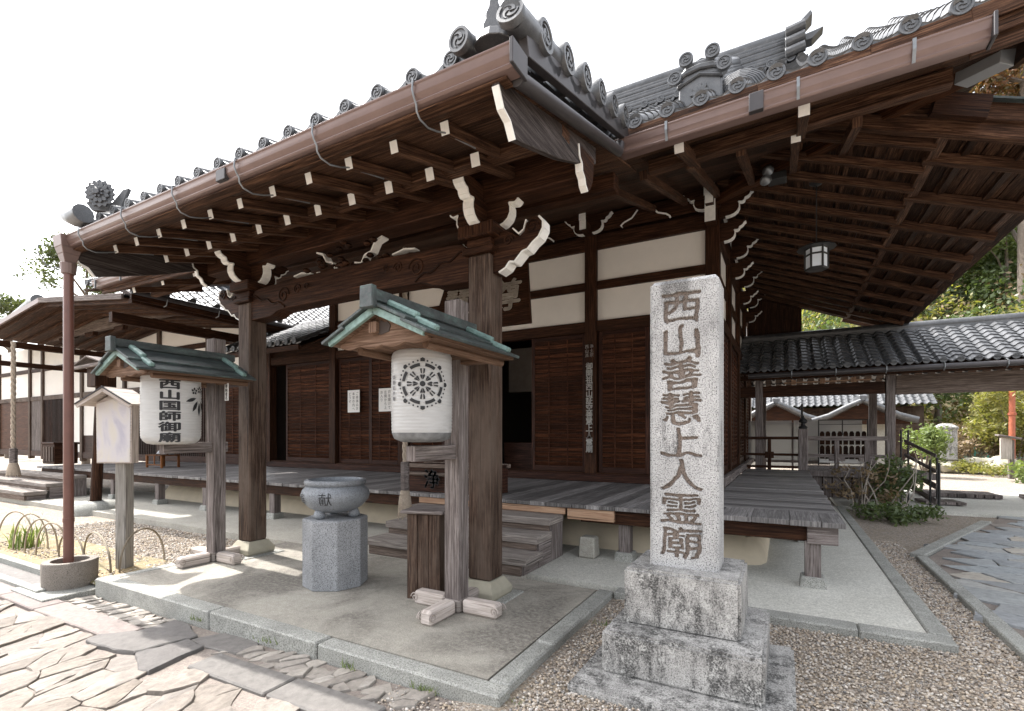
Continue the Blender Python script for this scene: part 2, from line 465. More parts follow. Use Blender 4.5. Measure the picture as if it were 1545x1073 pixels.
# ------------------------------------------------------------------ lettering
_tc = {}
def glyph(ch, bold=.012):
    key = (ch, bold)
    if key not in _tc:
        c = bpy.data.curves.new('glyph', 'FONT'); c.body = ch; c.offset = bold
        o = bpy.data.objects.new('glyph', c); C.objects.link(o)
        dg = bpy.context.evaluated_depsgraph_get()
        m = o.evaluated_get(dg).to_mesh(); m.calc_loop_triangles()
        vs = [(v.co.x - .5, v.co.y - .38) for v in m.vertices]
        _tc[key] = [[vs[i] for i in t.vertices] for t in m.loop_triangles]
        bpy.data.objects.remove(o); bpy.data.curves.remove(c)
    return _tc[key]
def column(text, w, pitch, bold=.012, hscale=1.0):
    sh = [(0, 0)] if bold < .005 else [(bold * a, bold * b) for a, b in ((1, 0), (-1, 0), (0, 1), (0, -1))]
    """triangles of a vertical line of characters, first one centred on the origin, running down"""
    return [[((x + a) * w, (y + b) * w * hscale - i * pitch) for x, y in t] for i, ch in enumerate(text) for t in glyph(ch, 0) for a, b in sh]
def split_tris(tris, L):
    out = []; st = list(tris)
    while st:
        t = st.pop()
        ls = [math.dist(t[i], t[(i + 1) % 3]) for i in range(3)]
        i = max(range(3), key=lambda k: ls[k])
        if ls[i] < L: out.append(t); continue
        a, b, c = t[i], t[(i + 1) % 3], t[(i + 2) % 3]; m = ((a[0] + b[0]) / 2, (a[1] + b[1]) / 2)
        st += [[a, m, c], [m, b, c]]
    return out
def flat_tris(mb, tris, p0, ax, ay):
    p0, ax, ay = Vector(p0), Vector(ax), Vector(ay)
    vs = []; fs = []
    for t in tris:
        o = len(vs); vs += [p0 + ax * x + ay * y for x, y in t]; fs.append((o, o + 1, o + 2))
    return mb.add(vs, fs)
def lettering(name, tris, p0, ax, ay, mat, parent):
    return flat_tris(MB(), tris, p0, ax, ay).build(name, mat, parent)

# ------------------------------------------------------------------ ground, kerbs, paving
def lerp(a, b, t): return a + (b - a) * max(0, min(1, t))
def zfront(x): return lerp(-.17, -.075, (x + 6) / 4.6)
def hill_z(x, y):
    t = max(0, (y - 36 - .12 * max(0, x - 4)) / 60)
    side = max(0, min(1, (x + 10 + .2 * (y - 30)) / 14))
    return side * (46 * t * (1.15 - .35 * t) + (1.6 * math.sin(x * .21 + y * .13) + 1.1 * math.sin(x * .5 - y * .3)) * min(1, t * 6))
def zg(x, y):
    if y < 3.1 and x < -1.6: return zfront(x) - .05
    if x < -6 and 2.5 <= y < 6: return -.10
    return -.06
xs = [-300, -120, -60, -40, -30, -24] + [-20 + i * .5 for i in range(45)] + [3, 4, 6, 8, 11, 15, 20, 26, 33, 42, 60, 100, 200, 320]
ys = [-60, -20, -8, -4, -2] + [-1 + i * .5 for i in range(40)] + [20, 22, 24, 26, 29, 32, 35, 38, 42, 46, 50, 55, 60, 66, 72, 80, 90, 105, 130]
def sheet(xs, ys, fz):
    mb = MB(); vs = [(x, y, fz(x, y)) for y in ys for x in xs]; n = len(xs)
    return mb.add(vs, [(j * n + i, j * n + i + 1, (j + 1) * n + i + 1, (j + 1) * n + i) for j in range(len(ys) - 1) for i in range(n - 1)])
struct(sheet(xs, [y for y in ys if y <= 35] , zg).build('ground', M_GRAVEL))
hx = [-60 + i * 5 for i in range(44)]
hy = [34.5 + i * 3 for i in range(28)]
struct(sheet(hx, hy, lambda x, y: -.07 + hill_z(x, y)).build('hillside', M_SOIL, smooth=60))

struct(B(-6.15, -1.6, 2.6, 4.62, -.25, 0).build('porch_paving', M_SLAB))
struct(B(-17.5, -2.45, 4.62, 6.9, -.25, -.002).build('apron_paving', M_APRON))
struct(B(-2.45, .95, 4.8, 12.6, -.25, -.003).build('side_paving', M_SMOOTH))
struct(B(1.0, 16, 12.6, 17.6, -.3, .0).build('corridor_paving', M_SMOOTH))
mb = MB()
for a, b in ((-6.3, -4.27), (-4.262, -2.95), (-2.942, -1.43)):
    mb.b2(a, b, 2.44 + random.uniform(-.008, .008), 2.592, -.35, .006 + random.uniform(-.004, .006))
for a, b in ((2.6, 3.25), (3.255, 4.05), (4.055, 4.66)):
    mb.b2(-1.592, -1.44 + random.uniform(-.01, .01), a, b, -.3, .006 + random.uniform(-.004, .004))
for a, b in ((2.6, 3.2), (3.205, 3.9)): mb.b2(-6.3, -6.158, a, b, -.3, .002)
for a, b in ((-1.43, -.3), (-.295, .5), (.505, 1.09)): mb.b2(a, b, 4.61, 4.795, -.3, .008 + random.uniform(-.003, .003))
y = 4.8
while y < 12.5:
    l = random.uniform(1.0, 1.6); mb.b2(.955, 1.10, y, min(12.55, y + l - .006), -.3, .008 + random.uniform(-.004, .004)); y += l
struct(mb.build('kerb', M_KERB, bev=.012))
mb = MB()
y = 1.6
while y < 7.8:
    l = random.uniform(.9, 1.5); mb.b2(1.44, 1.565, y, min(7.86, y + l - .006), -.3, .004 + random.uniform(-.004, .004)); y += l
p0, p1 = Vector((1.47, 7.95, -.12)), Vector((3.1, 11.6, -.12))
for i in range(3):
    mb.bar(p0.lerp(p1, i / 3 + .002), p0.lerp(p1, (i + 1) / 3 - .002), .15, .25)
mb.b2(-12, -6.75, 2.12, 2.2, -.3, -.10); mb.b2(-12, -6.75, 2.42, 2.5, -.3, -.06)
struct(mb.build('path_kerb', M_KERB, bev=.01))
struct(B(-12, -6.75, 2.2, 2.42, -.3, -.135).build('gutter_channel', M_FLAGD))

def voro(pts, box, k=16):
    P = np.array(pts); out = []
    for i, p in enumerate(P):
        dd = ((P - p) ** 2).sum(1); nb = np.argsort(dd)[1:k + 1]
        poly = [(box[0], box[1]), (box[2], box[1]), (box[2], box[3]), (box[0], box[3])]
        for j in nb:
            q = P[j]; m = (p + q) / 2; n = q - p; new = []
            for a in range(len(poly)):
                A, Bq = poly[a], poly[(a + 1) % len(poly)]
                da = (A[0] - m[0]) * n[0] + (A[1] - m[1]) * n[1]; db = (Bq[0] - m[0]) * n[0] + (Bq[1] - m[1]) * n[1]
                if da <= 0: new.append(A)
                if da * db < 0: t = da / (da - db); new.append((A[0] + (Bq[0] - A[0]) * t, A[1] + (Bq[1] - A[1]) * t))
            poly = new
            if len(poly) < 3: break
        if len(poly) >= 3: out.append(poly)
    return out
def stones(name, mat, region, box, sx, sy, rot, zf, keep, gap=.012, h=.03, tilt=.035, jit=1.25):
    """irregular flat paving stones: cells sized sx by sy, turned by rot"""
    cr, sr = math.cos(rot), math.sin(rot); pts = []
    w = max(box[2] - box[0], box[3] - box[1]) * 1.5; cx, cy = (box[0] + box[2]) / 2, (box[1] + box[3]) / 2
    nx, ny = int(w / sx), int(w / sy)
    for j in range(ny):
        for i in range(nx):
            if random.random() < .06: continue
            a = (i + .5 * (j % 2) - nx / 2 + random.uniform(-.5, .5) * jit) * sx; b = (j - ny / 2 + random.uniform(-.5, .5) * jit) * sy
            pts.append((a / sx, b / sy))
    mb = MB()
    for poly in voro(pts, (-nx, -ny, nx, ny)):
        q = [(a * sx, b * sy) for a, b in poly]
        q = [(a * cr - b * sr + cx, a * sr + b * cr + cy) for a, b in q]
        gx, gy = sum(p[0] for p in q) / len(q), sum(p[1] for p in q) / len(q)
        if not keep(gx, gy): continue
        # roughen the outline
        fine = []
        for a in range(len(q)):
            A, Bq = q[a], q[(a + 1) % len(q)]; l = math.dist(A, Bq); n = max(1, int(l / .07))
            for t in range(n):
                f = t / n; jj = .010 if t else 0
                fine.append((A[0] + (Bq[0] - A[0]) * f + random.uniform(-jj, jj), A[1] + (Bq[1] - A[1]) * f + random.uniform(-jj, jj)))
        tx, ty = random.uniform(-tilt, tilt), random.uniform(-tilt, tilt); dz = random.uniform(-.008, .012)
        rings = []
        for ins, z in ((gap * .4, -.05), (gap * random.uniform(.4, .8), h * .6), (gap * 1.5, h), ):
            ring = []
            for (x, y) in fine:
                l = math.hypot(x - gx, y - gy) or 1; f = max(.3, 1 - ins / l)
                X, Y = gx + (x - gx) * f, gy + (y - gy) * f
                ring.append((X, Y, zf(X, Y) + z + dz + (tx * (X - gx) + ty * (Y - gy) if z > 0 else 0) + (random.uniform(-.004, .004) if z > 0 else 0)))
            rings.append(ring)
        n = len(fine); vs = rings[0] + rings[1] + rings[2]
        vs.append((gx, gy, zf(gx, gy) + h + dz + .004))
        fs = [(r * n + i, r * n + (i + 1) % n, (r + 1) * n + (i + 1) % n, (r + 1) * n + i) for r in (0, 1) for i in range(n)]
        fs += [(2 * n + i, 2 * n + (i + 1) % n, 3 * n) for i in range(n)]
        mb.add(vs, fs)
    return struct(mb.build(name, mat, smooth=28))
fx = [-14 + i * .5 for i in range(26)]
struct(sheet(fx, [-3, -1, 0, .6, 1, 1.4, 1.8, 2.2, 2.44], lambda x, y: zfront(x) - .012).build('path_mortar', M_MORTAR))
zf0 = lambda x, y: zfront(x) - .012
edge = lambda y: -2.05 + .25 * math.sin(y * 5)
isdark = lambda x, y: -4.75 < x < -3.70 and 1.86 < y < 2.42
stones('flagstone_path', M_FLAG, None, (-10, -.6, -1.6, 2.2), .20, .33, R(20), zf0, lambda x, y: -10.5 < x < edge(y) and -.8 < y < 1.92 and not isdark(x, y), gap=.006, h=.012, tilt=.010)
stones('stone_chips', M_CHIP, None, (-7, 1.9, -1.8, 2.5), .085, .16, R(-30), zf0, lambda x, y: -6.6 < x < -1.9 and 2.2 < y < 2.43 and not isdark(x, y), h=.014, gap=.005, tilt=.012)
stones('dark_paving_slabs', M_FLAGD, None, (-5, 1.6, -3, 2.5), .5, .33, R(10), zf0, lambda x, y: isdark(x, y) and y < 2.38, h=.022, gap=.01, tilt=.012)
mb = MB()
for x, l in ((-3.66, .85), (-2.80, .78)): mb.box((x + l / 2, 2.06, zfront(x + l / 2) - .02), (l - .012, .24, .07), Matrix.Rotation(-.018, 3, 'Y'))
struct(mb.build('border_stones', M_FLAGD, bev=.01))  # same stone as the pinkish run; shade is put into its dark colour
mb = MB()
x = -10.2
while x < -4.9:
    l = random.uniform(.5, .95); mb.box((x + l / 2, 2.06 + random.uniform(-.006, .006), zfront(x) - .02), (l - .012, .25, .09), Matrix.Rotation(random.uniform(-.012, .012), 3, 'Z')); x += l
struct(mb.build('border_stones', island_stone('pinkish border stone', [(.18, .147, .134), (.215, .18, .163), (.19, .155, .143)], 22), bev=.008))
def inpath(x, y):
    t = (y - 7.9) / 3.6
    return x > (1.68 if y < 7.9 else 1.68 + 1.63 * t) and x < 7.5 and 2.5 < y < 12.4
stones('blue_flagstone_path', M_FLAGB, None, (1.5, 2.3, 7.8, 12.6), .40, .30, R(-14), lambda x, y: -.028, inpath, h=.016, tilt=.006, gap=.009)
struct(sheet([1.56, 2, 3, 5, 7.6], [2.3, 7.9], lambda x, y: -.03).build('path_bed', M_MORTAR))
mb = MB(); mb.add([(1.56, 7.9, -.03), (7.6, 7.9, -.03), (7.6, 12.5, -.03), (3.55, 12.5, -.03)], [(0, 1, 2, 3)])
struct(mb.build('path_bed', M_MORTAR))
# garden patch left
struct(sheet([-12, -10, -8.5, -7.6, -6.9, -6.32], [2.5, 2.8, 3.1, 3.4], lambda x, y: -.088 + .012 * math.sin(x * 4 + y * 7)).build('garden_soil', concrete('ochre moss soil', (.20, .14, .065), (.28, .22, .125), 3, patches=(.12, .105, .045), grain=60)))

def pebbles(name, n, region, r0, r1, z, mat):
    """loose pebbles as small squashed icospheres"""
    bm = bmesh.new(); bmesh.ops.create_icosphere(bm, subdivisions=1, radius=1)
    V = np.array([v.co[:] for v in bm.verts]); F = np.array([[v.index for v in f.verts] for f in bm.faces]); bm.free()
    P = region(n); n = len(P)
    rr = np.random.uniform(r0, r1, n) * np.random.choice([.7, 1, 1, 1.25], n)
    sc = np.stack([np.random.uniform(.8, 1.35, n), np.random.uniform(.7, 1, n), np.random.uniform(.5, .8, n)], 1) * rr[:, None]
    a = np.random.uniform(0, 2 * PI, n); tl = np.random.uniform(-.5, .5, n)
    X = V[None] * (1 + np.random.uniform(-.16, .16, (n, len(V), 1))) * sc[:, None]
    y, zz = X[..., 1].copy(), X[..., 2].copy()
    X[..., 1] = y * np.cos(tl)[:, None] - zz * np.sin(tl)[:, None]; X[..., 2] = y * np.sin(tl)[:, None] + zz * np.cos(tl)[:, None]
    x, y = X[..., 0].copy(), X[..., 1].copy()
    X[..., 0] = x * np.cos(a)[:, None] - y * np.sin(a)[:, None]; X[..., 1] = x * np.sin(a)[:, None] + y * np.cos(a)[:, None]
    zz = np.array([z(p[0], p[1]) for p in P]) if callable(z) else np.full(n, z)
    X += np.concatenate([P, (zz + np.random.uniform(-.002, .010, n))[:, None]], 1)[:, None]
    me = bpy.data.meshes.new(name); nv, nf = n * len(V), n * len(F)
    me.vertices.add(nv); me.vertices.foreach_set('co', X.reshape(-1).astype(np.float32))
    me.loops.add(nf * 3); me.polygons.add(nf)
    idx = (F[None] + (np.arange(n) * len(V))[:, None, None]).reshape(-1)
    me.loops.foreach_set('vertex_index', idx.astype(np.int32)); me.polygons.foreach_set('loop_start', np.arange(0, nf * 3, 3, dtype=np.int32))
    me.polygons.foreach_set('use_smooth', np.ones(nf, dtype=bool))
    me.update(calc_edges=True); me.validate(); me.materials.append(mat)
    o = bpy.data.objects.new(name, me); C.objects.link(o); o['kind'] = 'stuff'
    return o
def reg_front(n):
    P = np.stack([np.random.uniform(-2.2, 1.44, n), np.random.uniform(1.2, 4.62, n)], 1)
    x, y = P.T
    k = ((x > -1.43) | ((y < 2.42) & (x > -2.15))) & ~((x > -1.1) & (x < 0) & (y > 2.85) & (y < 4.0)) & ((x > -1.35) | (np.random.rand(n) < .45))
    return P[k]
o = pebbles('gravel_pebbles', 46000, reg_front, .0055, .0115, lambda x, y: -.056 if x > -1.4 else zfront(x) - .008, M_PEBBLE)
o['label'] = 'beige mixed pebbles in front of the stone pillar'
def reg_strip(n): return np.stack([np.random.uniform(1.10, 1.44, n), np.random.uniform(4.6, 9, n)], 1)
pebbles('gravel_pebbles', 7000, reg_strip, .007, .012, -.056, M_PEBBLE)['label'] = 'pebbles between the slab kerb and path kerb'
def reg_left(n):
    P = np.stack([np.random.uniform(-11, -6.33, n), np.random.uniform(2.5, 4.6, n)], 1)
    return P[(P[:, 1] > 3.1) | (np.random.rand(n) < .25)]
pebbles('gravel_pebbles', 15000, reg_left, .009, .016, -.096, M_PEBBLE)['label'] = 'pebbles around the roofed notice board'

# ------------------------------------------------------------------ temple hall
hall = thing('temple_hall', 'large dark timber temple hall with grey tiled roof and projecting porch', 'temple', (-4.2, 8.7, 0))
def part(mb, name, mat, parent, bev=0, smooth=None, split=False):
    if split:
        for (a, b, c_, d_) in mb.p:
            m = MB(); m.v = mb.v[a:b]; m.f = [tuple(i - a for i in f) for f in mb.f[c_:d_]]; m.u = mb.u[c_:d_]
            o = m.build(name, mat, parent, bev, smooth)
        return o
    return mb.build(name, mat, parent, bev, smooth)
def inst(src, parent, loc, rotz=0, sc=1, rotx=0):
    o = src.copy(); C.objects.link(o); o.parent = None; o.location = loc; o.rotation_euler = (rotx, 0, rotz); o.scale = (sc,) * 3
    attach(o, parent); return o

WY = 8.7; WX = -.93
posts = [-12.4, -9.88, -7.6, -5.4, -3.12, -1.03]
for x in posts:
    top = 5.2 if x > -10.5 else 4.1
    part(B(x - .11, x + .11, WY - .03, WY + .19, .45, top), 'post', W_DARK, hall, .008)
for y in (10.9, 13.1, 15.3, 17.4): part(B(WX - .22, WX - .0, y - .11, y + .11, .45, 5.2), 'post', W_DARK, hall, .008)
# front beams, butted between posts, proud of the plaster
def spans(ps, h=.11): return [(ps[i] + h, ps[i + 1] - h) for i in range(len(ps) - 1)]
for (a, b) in spans(posts):
    left = a < -10.5
    part(B(a, b, WY + .0, WY + .16, .64, .82), 'sill_beam', W_DECK if False else W_DARK, hall, .006)
    part(B(a, b, WY - .01, WY + .17, 3.40, 3.60), 'lintel_beam', W_DARK, hall, .006)
    if left: continue
    part(B(a, b, WY + .01, WY + .15, 4.18, 4.33), 'rail_beam', W_DARK, hall, .006)
    part(B(a, b, WY - .01, WY + .17, 4.91, 5.16), 'head_beam', W_DARK, hall, .006)
    part(B(a, b, WY + .07, WY + .11, 3.60, 4.18), 'plaster_panel', M_PLASTER, hall)
    part(B(a, b, WY + .07, WY + .11, 4.33, 4.91), 'plaster_panel', M_PLASTER, hall)
part(B(-12.3, WX - .1, WY - .12, WY - .032, .66, .80), 'threshold_beam', W_FRAME, hall, .008)
sideys = [8.81, 10.79, 11.01, 12.99, 13.21, 15.19, 15.41, 17.3]
for i in range(0, 8, 2):
    a, b = sideys[i], sideys[i + 1]
    for z0, z1, nm, m, t in ((.64, .82, 'sill_beam', W_DARK, .16), (3.40, 3.60, 'lintel_beam', W_DARK, .18), (4.18, 4.33, 'rail_beam', W_DARK, .14), (4.91, 5.16, 'head_beam', W_DARK, .18)):
        part(B(WX - .19, WX - .19 + t, a, b, z0, z1), nm, m, hall, .006)
    part(B(WX - .14, WX - .10, a, b, 3.60, 4.18), 'plaster_panel', M_PLASTER, hall)
    part(B(WX - .14, WX - .10, a, b, 4.33, 4.91), 'plaster_panel', M_PLASTER, hall)
part(B(WX - .16, WX - .12, 8.95, 17.4, 5.165, 5.75), 'wall', W_DARK, hall)
part(B(WX + .003, WX + .10, 8.75, 17.4, .66, .80), 'threshold_beam', W_GREY, hall, .008)
part(B(-1.14 - .02, WX + .02, WY - .05, WY + .21, 5.2, 5.45), 'bracket_block', W_DARK, hall, .01)

def shutter(x0, x1, z0, z1, y, axis='x', parent=hall):
    """louvred sliding shutter: frame with stiles and a stack of slats in front of a board"""
    fr = MB(); sl = MB()
    def bx(mb, a, b, d0, d1, za, zb):
        if axis == 'x': mb.b2(a, b, y + d0, y + d1, za, zb)
        else: mb.b2(y - d1, y - d0, a, b, za, zb)
    bx(fr, x0, x0 + .07, -.02, .03, z0, z1); bx(fr, x1 - .07, x1, -.02, .03, z0, z1)
    bx(fr, x0 + .07, x1 - .07, -.02, .03, z0, z0 + .10); bx(fr, x0 + .07, x1 - .07, -.02, .03, z1 - .09, z1)
    f = part(fr, 'shutter', W_FRAME, parent, .005)
    z = z0 + .11; n = 0
    bk = MB(); bx(bk, x0 + .07, x1 - .07, .016, .028, z0 + .10, z1 - .09); part(bk, 'backing_board', W_DARK, f)  # board coloured dark to deepen the shade between the slats
    while z < z1 - .12:
        t = random.uniform(-.2, .2)
        if axis == 'x': sl.box(((x0 + x1) / 2, y - .004, z + .03), (x1 - x0 - .14, .016, .070), Matrix.Rotation(R(27 + t * 22), 3, 'X'))
        else: sl.box((y + .004, (x0 + x1) / 2, z + .03), (.016, x1 - x0 - .14, .070), Matrix.Rotation(R(27 + t * 22), 3, 'Y'))
        z += .090
    for q in (.33, .67): bx(sl, x0 + (x1 - x0) * q - .012, x0 + (x1 - x0) * q + .012, -.022, -.008, z0 + .1, z1 - .09)
    part(sl, 'louvre_slats', W_LOUV, f)
for x0, x1, y in ((-2.98, -2.06, .05), (-2.04, -1.15, .09), (-4.37, -3.24, .09), (-7.46, -6.5, .09), (-6.48, -5.52, .05), (-9.74, -8.66, .09), (-8.66, -7.72, .05), (-11.75, -10.02, .09)):
    shutter(x0, x1, .82, 3.40, WY + y)
for a, b in ((8.83, 9.78), (9.80, 10.77), (11.05, 12.0), (12.02, 12.95), (13.25, 14.2), (14.2, 15.15), (15.45, 16.3), (16.3, 17.25)):
    shutter(a, b, .82, 3.40, WX - .07, 'y')
part(B(WX - .06, WX + .02, 17.52, 17.58, .7, 5.1), 'corner_strip', M_WHITE, hall)
# room behind the openings
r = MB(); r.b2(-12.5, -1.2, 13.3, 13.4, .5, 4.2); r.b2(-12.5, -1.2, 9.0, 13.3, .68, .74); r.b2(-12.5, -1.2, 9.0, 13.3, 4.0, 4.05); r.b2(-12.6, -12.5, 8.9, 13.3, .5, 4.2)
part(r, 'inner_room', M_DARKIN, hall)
part(B(-12.3, WX - .2, WY + .2, WY + .24, 4.95, 5.8), 'wall', W_DARK, hall)
part(B(-12.3, -9.99, WY + .06, WY + .1, 3.6, 4.1), 'wall', W_DARK, hall)
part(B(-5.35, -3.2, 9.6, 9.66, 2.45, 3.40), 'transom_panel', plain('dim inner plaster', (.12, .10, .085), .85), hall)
part(B(-5.3, -3.2, 9.3, 9.36, .74, 1.35), 'inner_rail_panel', W_FRAME, hall, .006)

# deck
mb = MB(); x = -18.0
while x < -.95:
    w = random.uniform(.17, .23); x1 = min(-.93, x + w)
    mb.b2(x, x1 - .005, 5.67 + random.uniform(-.012, .012), 8.68, .61 + random.uniform(-.003, .003), .66 + random.uniform(-.003, .003)); x = x1
x = -.93
while x < .5:
    w = random.uniform(.26, .36); x1 = min(.52, x + w)
    mb.b2(x, x1 - .004, 5.66 + random.uniform(-.01, .01), 6.35, .605, .66 + random.uniform(-.003, .003)); x = x1
y = 6.352
while y < 13.85:
    w = random.uniform(.13, .19); y1 = min(13.86, y + w)
    mb.b2(-.828, .50 + random.uniform(-.012, .02), y, y1 - .006, .61, .66 + random.uniform(-.004, .004)); y = y1
deck = part(mb, 'veranda_deck', W_DECK, hall, .004)
for a, b in ((-18, -4.7), (-2.2, .40)):
    part(B(a, b, 5.76, 5.87, .44, .604), 'veranda_beam', W_DARK, hall, .006)
part(B(.30, .40, 5.875, 13.8, .44, .604), 'veranda_beam', W_DARK, hall, .006)
part(B(-2.35, -1.76, 5.70, 5.755, .47, .604), 'fascia_board', W_FRESH, hall, .004)
part(B(-4.68, -2.38, 5.70, 5.755, .52, .604), 'fascia_board', W_FRESH, hall, .004)
o = part(B(.2, .46, 5.70, 5.755, .43, .604), 'beam_end', W_GREY, hall, .004)
vp = MB().b2(-.07, .07, -.07, .07, .09, .45).build('veranda_post', W_GREY, None, .006)
vs_ = MB().box((0, 0, .03), (.24, .24, .14), taper=.86).build('post_stone', M_KERB, None, .012)
for i, (x, y) in enumerate([(.25, 5.80), (.28, 8.15), (.28, 10.5), (-1.68, 5.92), (-4.85, 5.9), (-6.4, 5.82), (-8.1, 5.82), (-10.2, 5.82), (-12.0, 5.82), (-14.0, 5.82)]):
    a = inst(vp, hall, (x, y, 0)); b = inst(vs_, hall, (x, y, 0)); b.parent = a; b.matrix_parent_inverse = Matrix.Identity(4); b.location = (0, 0, 0)
bpy.data.objects.remove(vp); bpy.data.objects.remove(vs_)
# rounded clay podium under the deck
def podium(pts, parent, name='podium'):
    prof = [(0, -.1), (0, .05), (.05, .16), (.16, .29), (.34, .40), (.6, .46), (.9, .47)]
    mb = MB()
    vs = []
    for (x, y, nx, ny) in pts:
        for i, z in prof: vs.append((x + nx * i, y + ny * i, z))
    n = len(prof); fs = [(a * n + i, (a + 1) * n + i, (a + 1) * n + i + 1, a * n + i + 1) for a in range(len(pts) - 1) for i in range(n - 1)]
    return part(mb.add(vs, fs), name, M_MUD, parent, 0, 50)
podium([(-13, 6.35, 0, 1), (-5, 6.35, 0, 1), (-.40, 6.35, -.02, 1), (-.24, 6.42, -.7, .75), (-.18, 6.6, -1, .05), (-.18, 14, -1, 0)], hall)
part(B(-13, -.9, 7.1, 7.3, .3, .6), 'plaster_panel', M_PLASTER, hall)

# brackets of the hall wall: boat-shaped arms with white painted edges
ARM = [(.10, .0), (.17, .004), (.24, .025), (.29, .065), (.315, .12), (.315, .175), (.30, .215), (.365, .205), (.395, .225), (.405, .265), (.44, .275), (.475, .30), (.49, .335), (.53, .36)]
def arm(parent, base, axis, sc=1, th=.1, name='bracket_arm'):
    ax = Vector(axis); ay = Vector((0, 0, 1)); n = ax.cross(ay).normalized()
    base = Vector(base)
    poly = [(x * sc, y * sc) for x, y in [(0, 0)] + ARM + [(.50, .40), (0, .40)]]
    a = part(MB().prism(poly, base - n * th / 2, ax, ay, n * th), name, W_DARK, parent, .003)
    s = MB().strip([(x * sc, y * sc) for x, y in ARM], base - n * th / 2, ax, ay, n * th, .007)
    part(s, 'white_edge', M_WHITE, a)
    return a
for x in posts[1:]:
    for sx in (-1, 1):
        if x == posts[-1] and sx == 1: continue
        arm(hall, (x, WY - .12, 5.16), (sx, 0, 0), .85, .09)
    o = part(B(x - .06, x + .06, WY - .42, WY - .03, 5.14, 5.30), 'bracket_nose', W_DARK, hall, .004)
    part(B(x - .06, x + .06, WY - .428, WY - .421, 5.14, 5.30).b2(x - .06, x + .06, WY - .45, WY - .43, 5.3, 5.50), 'white_edge', M_WHITE, o)
for y in (8.76, 10.9, 13.1, 15.3):
    arm(hall, (WX, y, 5.05), (1, 0, 0), .95, .1); arm(hall, (WX, y, 4.65), (1, 0, 0), .75, .1)
    arm(hall, (WX + .06, y, 5.12), (0, 1, 0), .7, .08)
# corner post carvings
o = part(B(-1.11, -.95, WY - .30, WY - .035, 4.90, 5.24), 'bracket_nose', W_DARK, hall, .004)
part(MB().box((-1.03, WY - .305, 5.07), (.16, .008, .34)), 'white_edge', M_WHITE, o)
o = part(B(-1.11, -.95, WY - .40, WY - .05, 5.27, 5.66), 'bracket_nose', W_DARK, hall, .004)
part(MB().box((-1.03, WY - .405, 5.465), (.16, .008, .38)), 'white_edge', M_WHITE, o)
# wall plate / purlin under the main eave
part(B(-12.06, -.6, WY - .55, WY - .35, 5.45, 5.68), 'eave_purlin', W_EAVE, hall, .01)
part(B(-9.8, -1.0, WY - .06, WY - .02, 5.2, 5.5), 'frieze_board', W_DARK, hall, .006)
for x in (-2.1, -4.25, -6.5, -8.7):   # frog-leg struts between the brackets
    pl = [(-.42, 0), (-.36, .05), (-.22, .10), (-.12, .22), (-.06, .28), (.06, .28), (.12, .22), (.22, .10), (.36, .05), (.42, 0)]
    o = part(MB().prism(pl, (x, WY - .14, 5.18), (1, 0, 0), (0, 0, 1), (0, .08, 0)), 'frog_leg_strut', W_DARK, hall, .003)
    part(MB().strip(pl[0:4], (x, WY - .14, 5.18), (1, 0, 0), (0, 0, 1), (0, .08, 0), .014).strip(pl[6:10], (x, WY - .14, 5.18), (1, 0, 0), (0, 0, 1), (0, .08, 0), .014), 'white_edge', M_WHITE, o)

# ------------------------------------------------------------------ roof tile helpers
def hon_prof(w, n=7, r=.072, pan=.022):
    pts = []
    for i in range(n):
        a = PI - PI * i / (n - 1); pts.append((r * math.cos(a), r * math.sin(a)))
    k = 4
    for i in range(1, k):
        t = i / k; pts.append((r + (w - 2 * r) * t, -pan * math.sin(PI * t)))
    return pts
def san_prof(w, n=10, h=.034):
    return [(w * i / n, h * (math.sin(2 * PI * i / n) * .75 + .35 * math.sin(4 * PI * i / n + .9))) for i in range(n)]
def tile_field(mb, p0, e, n, w, prof, up, L, course=.24, lip=.016, thick=.035):
    """courses of tiles: p0 eave start, e along the eave, up(t) -> offset up the slope"""
    p0, e = Vector(p0), Vector(e).normalized(); m = int(L / course)
    pts = [(k * w + x, z) for k in range(n) for x, z in prof] + [(n * w, prof[0][1])]
    np_ = len(pts)
    for i in range(m):
        t0, t1 = i * course, (i + 1) * course
        u0, u1 = up(t0), up(t1); d = (u1 - u0).normalized(); nrm = e.cross(d)
        if nrm.z < 0: nrm = -nrm
        vs = []
        for u, o in ((u0, lip - thick * .0 - .03), (u0, lip), (u1, 0)):
            for x, z in pts: vs.append(p0 + e * x + u + nrm * (z + o))
        fs = [(r * np_ + k, r * np_ + k + 1, (r + 1) * np_ + k + 1, (r + 1) * np_ + k) for r in (0, 1) for k in range(np_ - 1)]
        mb.add(vs, fs)
    return mb
def disc_mesh(r=.078, swirl=True):
    """round eave tile end facing -Y, raised rim and three-comma swirl"""
    mb = MB(); prof = [(0, 0), (r * .72, 0), (r * .76, .010), (r * .97, .010), (r, .004), (r, -.03)]
    m = MB().lathe(prof, (0, 0, 0), 24)
    rot = Matrix.Rotation(R(90), 3, 'X')
    mb.v = [tuple(rot @ Vector(p)) for p in m.v]; mb.f = m.f; mb.u = m.u
    if swirl:
        for k in range(3):
            a0 = 2 * PI * k / 3; pl = []
            for i in range(9):
                t = i / 8; a = a0 + t * 2.3; rr = r * (.18 + .42 * t); wd = r * .17 * (1 - t) + .002
                pl.append(((rr + wd) * math.cos(a), (rr + wd) * math.sin(a)))
            for i in range(8, -1, -1):
                t = i / 8; a = a0 + t * 2.3; rr = r * (.18 + .42 * t); wd = r * .17 * (1 - t) + .002
                pl.append(((rr - wd) * math.cos(a), (rr - wd) * math.sin(a)))
            mb.prism(pl, (0, .001, 0), (1, 0, 0), (0, 0, 1), (0, -.010, 0))
    return mb.build('tile_end', M_TILE, None, 0, 40)
DISC = disc_mesh()
